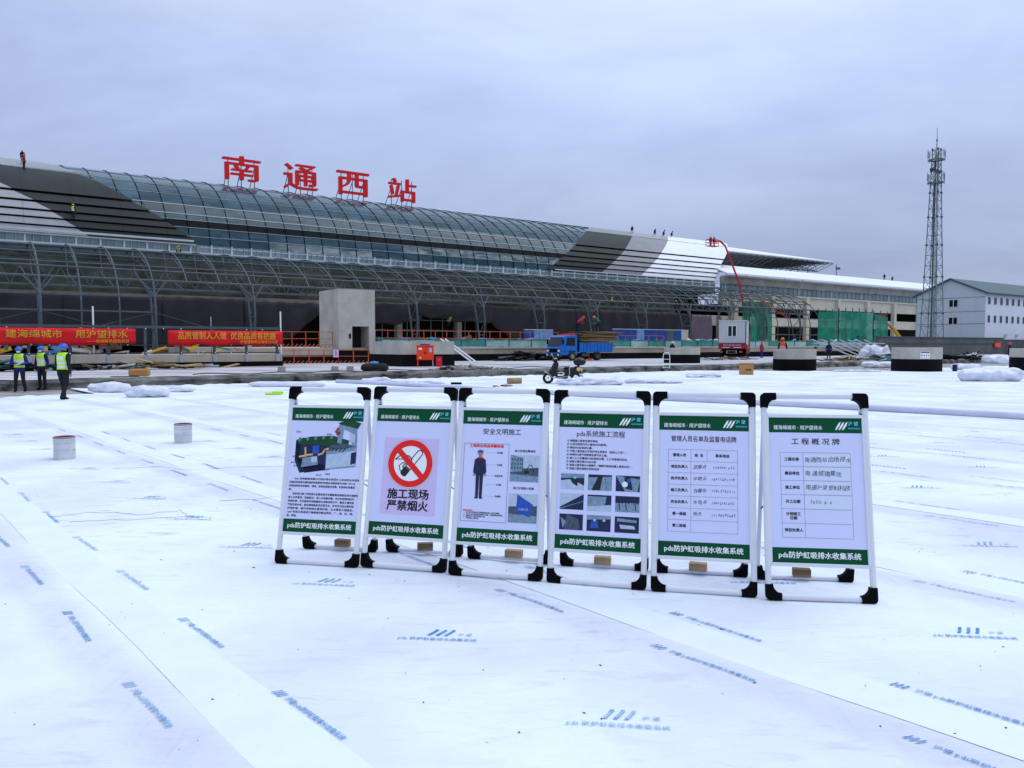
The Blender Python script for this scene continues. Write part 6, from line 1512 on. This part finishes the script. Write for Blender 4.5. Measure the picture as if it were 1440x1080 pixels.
def photo(sh, x0, y0, x1, y1, kind):
    sh.uid += 1; w, h = x1 - x0, y1 - y0; g = lambda pts: [(x0 + a * w, y0 + c * h) for a, c in pts]; N = 'printed_photo'
    A, S_, L_ = {'site': (M_pslate, M_psky, M_psteel), 'flag': (M_pslate, M_psky, M_pnavy)}.get(kind, (M_pnavy, M_psteel, M_psky))
    sh.rect(N, A, x0, y0, x1, y1, 1)
    if kind == 'site':
        sh.poly(N, S_, g([(0, 0), (1, 0), (1, .45), (.45, .5), (.45, .1), (0, .0)]), 2); sh.poly(N, M_psteel, g([(0, .02), (.42, .1), (.42, .6), (0, .65)]), 2)
        for i in range(4):
            for j in range(3): sh.poly(N, M_pslate, g([(.04 + i * .1, .12 + j * .16), (.09 + i * .1, .13 + j * .16), (.09 + i * .1, .22 + j * .16), (.04 + i * .1, .21 + j * .16)]), 3)
        sh.poly(N, M_psteel, g([(0, .72), (1, .78), (1, 1), (0, 1)]), 2); sh.line(N, M_pblack, g([(.55, .62), (.68, .36), (.76, .38), (.82, .6)]), .005, 4); sh.poly(N, M_pblack, g([(.5, .58), (.66, .58), (.66, .68), (.5, .68)]), 4)
    elif kind == 'flag':
        sh.poly(N, S_, g([(0, 0), (1, 0), (1, .4), (0, .45)]), 2); sh.poly(N, M_psteel, g([(0, .7), (1, .75), (1, 1), (0, 1)]), 2)
        sh.poly(N, M_pblue, g([(.30, .02), (.50, .14), (.86, .36), (.74, .80), (.27, .62)]), 3); sh.text(N, M_psky, '沪望公司', x0 + w * .52, y0 + h * .54, .018, .0003, lv=4)
    elif kind == 0: sh.poly(N, L_, g([(0, .45), (.45, .35), (1, .75), (1, 1), (0, 1)]), 2); sh.poly(N, S_, g([(0, 0), (1, 0), (1, .25), (0, .3)]), 2); sh.disc(N, M_pcyan, x0 + w * .6, y0 + h * .25, 0, w * .06, 3, 8); sh.poly(N, M_pblack, g([(.35, .25), (.75, .35), (.7, .8), (.5, .6)]), 3)
    elif kind == 1: sh.poly(N, S_, g([(0, .2), (1, .1), (1, 1), (0, 1)]), 2); sh.poly(N, M_pblack, g([(.45, .05), (.62, .05), (.50, 1), (.15, 1)]), 3); sh.line(N, M_pslate, g([(.7, .2), (.8, 1)]), .003, 3)
    elif kind == 2: sh.poly(N, S_, g([(0, 0), (1, .2), (.9, 1), (.4, 1)]), 2); sh.poly(N, M_pnavy, g([(.35, .1), (.6, .05), (.7, .9), (.4, .8)]), 3); sh.disc(N, M_pwhite, x0 + w * .38, y0 + h * .55, 0, w * .12, 4, 10); sh.disc(N, M_pblue, x0 + w * .55, y0 + h * .3, 0, w * .09, 4, 8)
    elif kind == 3: sh.poly(N, L_, g([(0, 0), (1, 0), (0, .85)]), 2); sh.line(N, M_psteel, g([(0, .95), (1, .45)]), .004, 3)
    elif kind == 4: sh.poly(N, S_, g([(0, .1), (.8, .1), (.7, 1), (0, 1)]), 2); sh.poly(N, M_psky, g([(0, .75), (1, .6), (1, 1), (0, 1)]), 3)
    elif kind == 5: sh.poly(N, S_, g([(0, .45), (1, .4), (1, 1), (0, 1)]), 2)
    elif kind == 6: sh.poly(N, M_pslate, g([(.3, 0), (.8, .3), (.9, 1), (.2, 1)]), 2); sh.poly(N, S_, g([(.05, .2), (.3, .5), (.15, .9)]), 3)
    elif kind == 7: sh.poly(N, S_, g([(0, 0), (1, 0), (1, .2), (0, .3)]), 2); sh.disc(N, M_psky, x0 + w * .33, y0 + h * .3, 0, w * .06, 3, 8); sh.disc(N, M_psky, x0 + w * .72, y0 + h * .3, 0, w * .06, 3, 8); sh.poly(N, M_pblue, g([(.2, .35), (.45, .35), (.5, .8), (.15, .8)]), 3)
    elif kind == 8: sh.poly(N, L_, g([(.2, .5), (.8, .55), (.85, .75), (.25, .75)]), 2); sh.poly(N, S_, g([(.1, .1), (.9, .2), (.9, .35), (.1, .3)]), 2)
    if kind == 5:
        for q in (.15, .42, .8): sh.line(N, M_pblack, g([(q, .3), (q + .05, .85)]), .006, 3); sh.line(N, M_pblack, g([(q, .35), (q + .15, .45)]), .005, 3)
def poster3(sh):
    sh.text('title', M_pblack, '安全文明施工', 0, .165 * POH, .046, .0006, width=.275)
    x0, x1, y0, y1 = X0 + .035 * PW, X0 + .60 * PW, .255 * POH, .845 * POH
    sh.line('box_outline', M_pgrey, [(x0, y0), (x1, y0), (x1, y1), (x0, y1), (x0, y0)], .003, 2)
    sh.text('red_heading', M_pred, '工地岗位用品穿戴标准', (x0 + x1) / 2, y0 + .018, .024, .0010, width=.25)
    cx = X0 + .245 * PW; F_ = 'printed_figure'; c = lambda pts, k=1: [(cx + k * x, y) for x, y in pts]; t = .305 * POH
    hh = .345   # figure height
    g = lambda pts: [(cx + a * .1, t + d * hh) for a, d in pts]
    sh.disc(F_, M_skin, cx, t + .075 * hh, 0, .018, 3, 14); sh.poly(F_, M_pblue, g([(-.24, .055), (-.2, .02), (-.08, .0), (.08, .0), (.2, .02), (.24, .055)]), 4)
    sh.poly(F_, M_pred, g([(-.14, .13), (.14, .13), (.08, .18), (-.08, .18)]), 4)
    sh.poly(F_, M_pnavy, g([(-.16, .155), (.16, .155), (.40, .20), (.48, .44), (.40, .50), (.30, .48), (.28, .52), (-.28, .52), (-.30, .48), (-.40, .50), (-.48, .44), (-.40, .20)]), 3)
    sh.poly(F_, M_pnavy, g([(-.27, .51), (-.01, .51), (-.03, .95), (-.24, .95)]), 3); sh.poly(F_, M_pnavy, g([(.01, .51), (.27, .51), (.24, .95), (.03, .95)]), 3)
    sh.poly(F_, M_pblack, g([(-.24, .95), (-.03, .95), (-.05, .99), (-.32, .985)]), 3); sh.poly(F_, M_pblack, g([(.24, .95), (.03, .95), (.05, .99), (.32, .985)]), 3)
    for sx in (-1, 1): sh.disc(F_, M_skin, cx + sx * .040, t + .51 * hh, 0, .008, 3, 8)
    for i, (l, f_) in enumerate((('安全帽', .05), ('工作服', .30), ('绝缘手套', .52), ('工作裤', .70), ('绝缘鞋', .93))):
        sh.line('leader_line', M_pgrey, [(cx + .045, t + f_ * hh), (cx + .115, t + f_ * hh)], .0014, 2); sh.text('caption', M_pblack, l, cx + .14, t + f_ * hh, .014, .0004)
    sh.text('small_red_text', M_pred, '穿戴标准要求:', x0 + .012, y1 - .073, .012, .0003, 'LEFT')
    for i, l in enumerate(('1、进入施工现场必须正确佩戴安全帽，系好下颚带。', '2、作业人员应当按规定穿戴工作服、劳保鞋等防护用品。', '3、特种作业人员必须持证上岗。', '4、严禁酒后上岗作业。')): sh.text('small_text', M_pblack, l, x0 + .02, y1 - .060 + i * .0135, .0115, .0003, 'LEFT')
    sh.text('caption', M_pblack, '施工区域设警戒线', X0 + .80 * PW, .305 * POH, .0185, .0004); photo(sh, X0 + .625 * PW, .335 * POH, X0 + .975 * PW, .535 * POH, 'site')
    sh.text('caption', M_pblack, '施工区域插小彩旗', X0 + .80 * PW, .585 * POH, .0185, .0004); photo(sh, X0 + .625 * PW, .625 * POH, X0 + .975 * PW, .84 * POH, 'flag')
def poster4(sh):
    sh.text('title', M_pblack, 'pds系统施工流程', 0, .155 * POH, .046, .0005, width=.33)
    ls_ = ['① 根据施工图定位放好弹线。', '② 以定位弹线为中心铺设HDPE胶带。', '③ 铺设PDS虹吸排水槽。', '④ 平面上铺设高分子防护排水异型片（自粘土工布）。', '⑤ 安装PDS透气观察管至透气井上盖。', '⑥ 铺上土工布覆盖PDS虹吸排水槽，土工布搭接压粘合。', '⑦ 按施工图安装PDS出水管', '⑧ 按施工图安装PDS观察井（观察井高度由覆土厚度决定）。', '⑨ 按施工图安装雨水回收系统']
    for i, l in enumerate(ls_): sh.text('list_text', M_pblack, l, X0 + .10 * PW, (.208 + i * .0258) * POH, .0172, .0004, 'LEFT')
    for i in range(9):
        c_, r_ = i % 3, i // 3; x = X0 + (.045 + c_ * .325) * PW; y = (.452 + r_ * .148) * POH
        photo(sh, x, y, x + .28 * PW, y + .115 * POH, i)
def table(sh, x0, x1, ys, xc, extra=()):
    M = M_pgrey
    for y in ys: sh.line('table_line', M, [(x0, y), (x1, y)], .0018, 2)
    for x in (x0, x1) + tuple(xc): sh.line('table_line', M, [(x, ys[0]), (x, ys[-1])], .0018, 2)
    for l in extra: sh.line('table_line', M, l, .0018, 2)
def hand(sh, t_, x, y, size, seed):
    r_ = random.Random(seed); cx = x
    for ch in t_:
        tx = text(ch, size * r_.uniform(.85, 1.05), 0, .10, 2, 0, 'LEFT'); b = sh.get('handwriting', M_pblack); dy = r_.uniform(-.003, .003); ro = r_.uniform(-.12, .12)
        b.add([sh.pt(cx + p[0] + p[1] * ro, y + dy - p[1] - p[0] * ro, 2) for p in tx[0]], tx[1]); cx += (size * (.60 if ord(ch) < 200 else 1.0)) * r_.uniform(.9, 1.1)
def poster5(sh):
    sh.text('title', M_pblack, '管理人员名单及监督电话牌', 0, .170 * POH, .042, .0007, width=.42)
    x0, x1 = X0 + .105 * PW, X0 + .875 * PW; ys = [(.245 + i * .0835) * POH for i in range(8)]
    table(sh, x0, x1, ys, (X0 + .36 * PW,), [[(X0 + .54 * PW, ys[0]), (X0 + .54 * PW, ys[1])]])
    sh.rect('pasted_slip', M_psky if False else M_pwhite, X0 + .365 * PW, ys[1] + .002, x1 - .002, ys[2] - .002, 1) if False else None
    sh.text('table_text', M_pblack, '管理人员', X0 + .232 * PW, (ys[0] + ys[1]) / 2, .022, .0009); sh.text('table_text', M_pblack, '姓  名', X0 + .45 * PW, (ys[0] + ys[1]) / 2, .022, .0009); sh.text('table_text', M_pblack, '联系电话', X0 + .71 * PW, (ys[0] + ys[1]) / 2, .022, .0009)
    for i, l in enumerate(('项目负责人', '技术负责人', '施工负责人', '安全负责人', '第一班组', '第二班组')): sh.text('table_text', M_pblack, l, X0 + .232 * PW, (ys[i + 1] + ys[i + 2]) / 2, .0225, .0009)
    for i, (a, c) in enumerate((('武春月', '136069·633'), ('华艳云', '18912692158'), ('许春华', '13813752712'), ('许宏永', '13862161652'), ('杨杰', '15190992685'))):
        hand(sh, a, X0 + .385 * PW, (ys[i + 1] + ys[i + 2]) / 2, .030, i); hand(sh, c, X0 + (.60 if i == 0 else .585) * PW, (ys[i + 1] + ys[i + 2]) / 2, .023, 20 + i)
def poster6(sh):
    sh.text('title', M_pblack, '工 程 概 况 牌', 0, .170 * POH, .044, .0008, width=.30)
    x0, x1 = X0 + .115 * PW, X0 + .865 * PW; ys = [(.245 + i * .0975) * POH for i in range(7)]
    table(sh, x0, x1, ys, (X0 + .36 * PW,))
    for i, l in enumerate(('工程名称', '建设单位', '施工单位', '开工日期', '计划竣工', '项目负责人')): sh.text('table_text', M_pblack, l, X0 + .238 * PW, (ys[i] + ys[i + 1]) / 2 - (.012 if i == 4 else 0), .023, .0009)
    sh.text('table_text', M_pblack, '日期', X0 + .238 * PW, (ys[4] + ys[5]) / 2 + .014, .023, .0009)
    for i, l in enumerate(('南通西站出场排水', '南通城建集团', '南通沪望塑料科技')): 
        sh.rect('pasted_slip', M_pslip, X0 + .365 * PW, ys[i] + .003, x1 + (.004 * i), ys[i + 1] - .003, 1); hand(sh, l, X0 + .375 * PW, (ys[i] + ys[i + 1]) / 2, (.036, .038, .036)[i], 40 + i)
    sh.rect('pasted_slip', M_pslip, X0 + .365 * PW, ys[3] + .003, x1 + .006, ys[4] - .003, 1); hand(sh, '2020.6.6', X0 + .42 * PW, (ys[3] + ys[4]) / 2, .028, 50)
M_pslip = mat('pasted_white_slip', (.62, .68, .84), .5, var=.03)
STANDS = [((-1.74, 5.58), (-1.11, 5.46), poster1, 'sign stand with a cutaway pump room drawing and small text, leftmost', 'poster with pump room drawing'),
          ((-1.09, 5.475), (-.465, 5.315), poster2, 'sign stand with the red no smoking symbol', 'no smoking poster'),
          ((-.44, 5.275), (.205, 5.125), poster3, 'sign stand showing a man in blue workwear and two photographs', 'safety poster with printed man'),
          ((.235, 5.115), (.88, 4.955), poster4, 'sign stand with a grid of nine small photographs', 'work steps poster'),
          ((.905, 4.94), (1.56, 4.81), poster5, 'sign stand with a handwritten table of seven rows of contacts', 'contact table poster'),
          ((1.60, 4.765), (2.265, 4.685), poster6, 'sign stand with a six row project table, rightmost', 'project table poster')]
for i, (a, c, fn_, lab, plab) in enumerate(STANDS):
    A_, C_ = Vector((*a, 0)), Vector((*c, 0)); mid = (A_ + C_) / 2; ang = math.atan2((C_ - A_).y, (C_ - A_).x)
    w = (C_ - A_).length; h = w / 2; z0 = max(surf(A_.x, A_.y), surf(C_.x, C_.y), surf(mid.x, mid.y)) - .001
    root = thing('sign_stand', lab, 'sign stand', (mid.x, mid.y, z0), ang, 'row of white framed sign stands')
    r = .0190
    for sx in (-1, 1):
        ptube(root, pan, (sx * (h - r), .07), (sx * (h - r), SL - .07), r, 'side_tube')
        for sh_, hh_ in ((1, 0), (-1, SL)): corner(root, pan, sx * h, hh_, -sx, sh_)
        ptube(root, rear, (sx * (h - .03), .07), (sx * (h - .03), 1.2), .014, 'rear_side_tube')
        corner(root, rear, sx * (h - .015), 0, -sx, 1)
        b = MB(); b.tube(pan(sx * (h - .035), .62, -.02), rear(sx * (h - .035), .50, 0), .004, 6); b.build('spreader_bar', M_black, root)
        b = MB(); b.box(pan(sx * (h - .03), 1.17, -.02), (.02, .05, .03)); b.build('hinge', M_black, root)
    ptube(root, pan, (-h + .07, r), (h - .07, r), r, 'bottom_tube'); ptube(root, pan, (-h + .07, SL - r), (h - .07, SL - r), r, 'top_tube')
    ptube(root, rear, (-h + .08, .018), (h - .08, .018), .0145, 'rear_bottom_tube')
    # snap frame with four mitred bars
    W2 = min(PW / 2, h - .033); H0, H1 = POY - POH, POY; fw = .022
    ox, oh0, oh1 = W2 + fw, H0 - fw, H1 + fw
    bars = [[(-ox, oh1), (ox, oh1), (W2, H1), (-W2, H1)], [(-ox, oh0), (-W2, H0), (W2, H0), (ox, oh0)], [(-ox, oh0), (-ox, oh1), (-W2, H1), (-W2, H0)], [(ox, oh0), (W2, H0), (W2, H1), (ox, oh1)]]
    for bb in bars:
        b = MB(); vs = [pan(x, y, -.006) for x, y in bb] + [pan(x, y, .016) for x, y in bb]
        b.add(vs, [(0, 1, 2, 3), (7, 6, 5, 4), (0, 4, 5, 1), (1, 5, 6, 2), (2, 6, 7, 3), (3, 7, 4, 0)]); o = b.build('frame_bar', M_frame, root); md = o.modifiers.new('b', 'BEVEL'); md.width = .004; md.segments = 2
    b = MB(); vs = [pan(x, y, n) for n in (-.002, .0065) for x, y in ((-W2, H0), (W2, H0), (W2, H1), (-W2, H1))]
    b.add(vs, [(3, 2, 1, 0), (4, 5, 6, 7), (0, 1, 5, 4), (1, 2, 6, 5), (2, 3, 7, 6), (3, 0, 4, 7)]); po = b.build('poster', M_paper, root, label=plab)
    sh = Sheet(); common(sh); fn_(sh); sh.build(po)
    # ballast block on the rear bar
    L_ = (.115, .12, .13, .12, .12, .115)[i]; b = MB(); b.box((0, 0, .027), (L_, .06, .054)); o = b.build('ballast_block', M_brick if i in (2, 3, 4) else M_ply); md = o.modifiers.new('b', 'BEVEL'); md.width = .004; md.segments = 2
    o.rotation_euler = (0, 0, ang + R(rnd.uniform(-10, 10) + (14 if i == 1 else 0))); lp = Matrix.Rotation(ang, 3, 'Z') @ Vector((rnd.uniform(-.02, .04), .428, 0)); o.location = (mid.x + lp.x, mid.y + lp.y, z0 + .030)
    tag(o, 'small block weighing down the rear bar of the ' + ('leftmost', 'no smoking', 'printed man', 'nine photograph', 'seven row table', 'rightmost')[i] + ' sign stand', 'block', 'blocks on the rear bars of the sign stands')
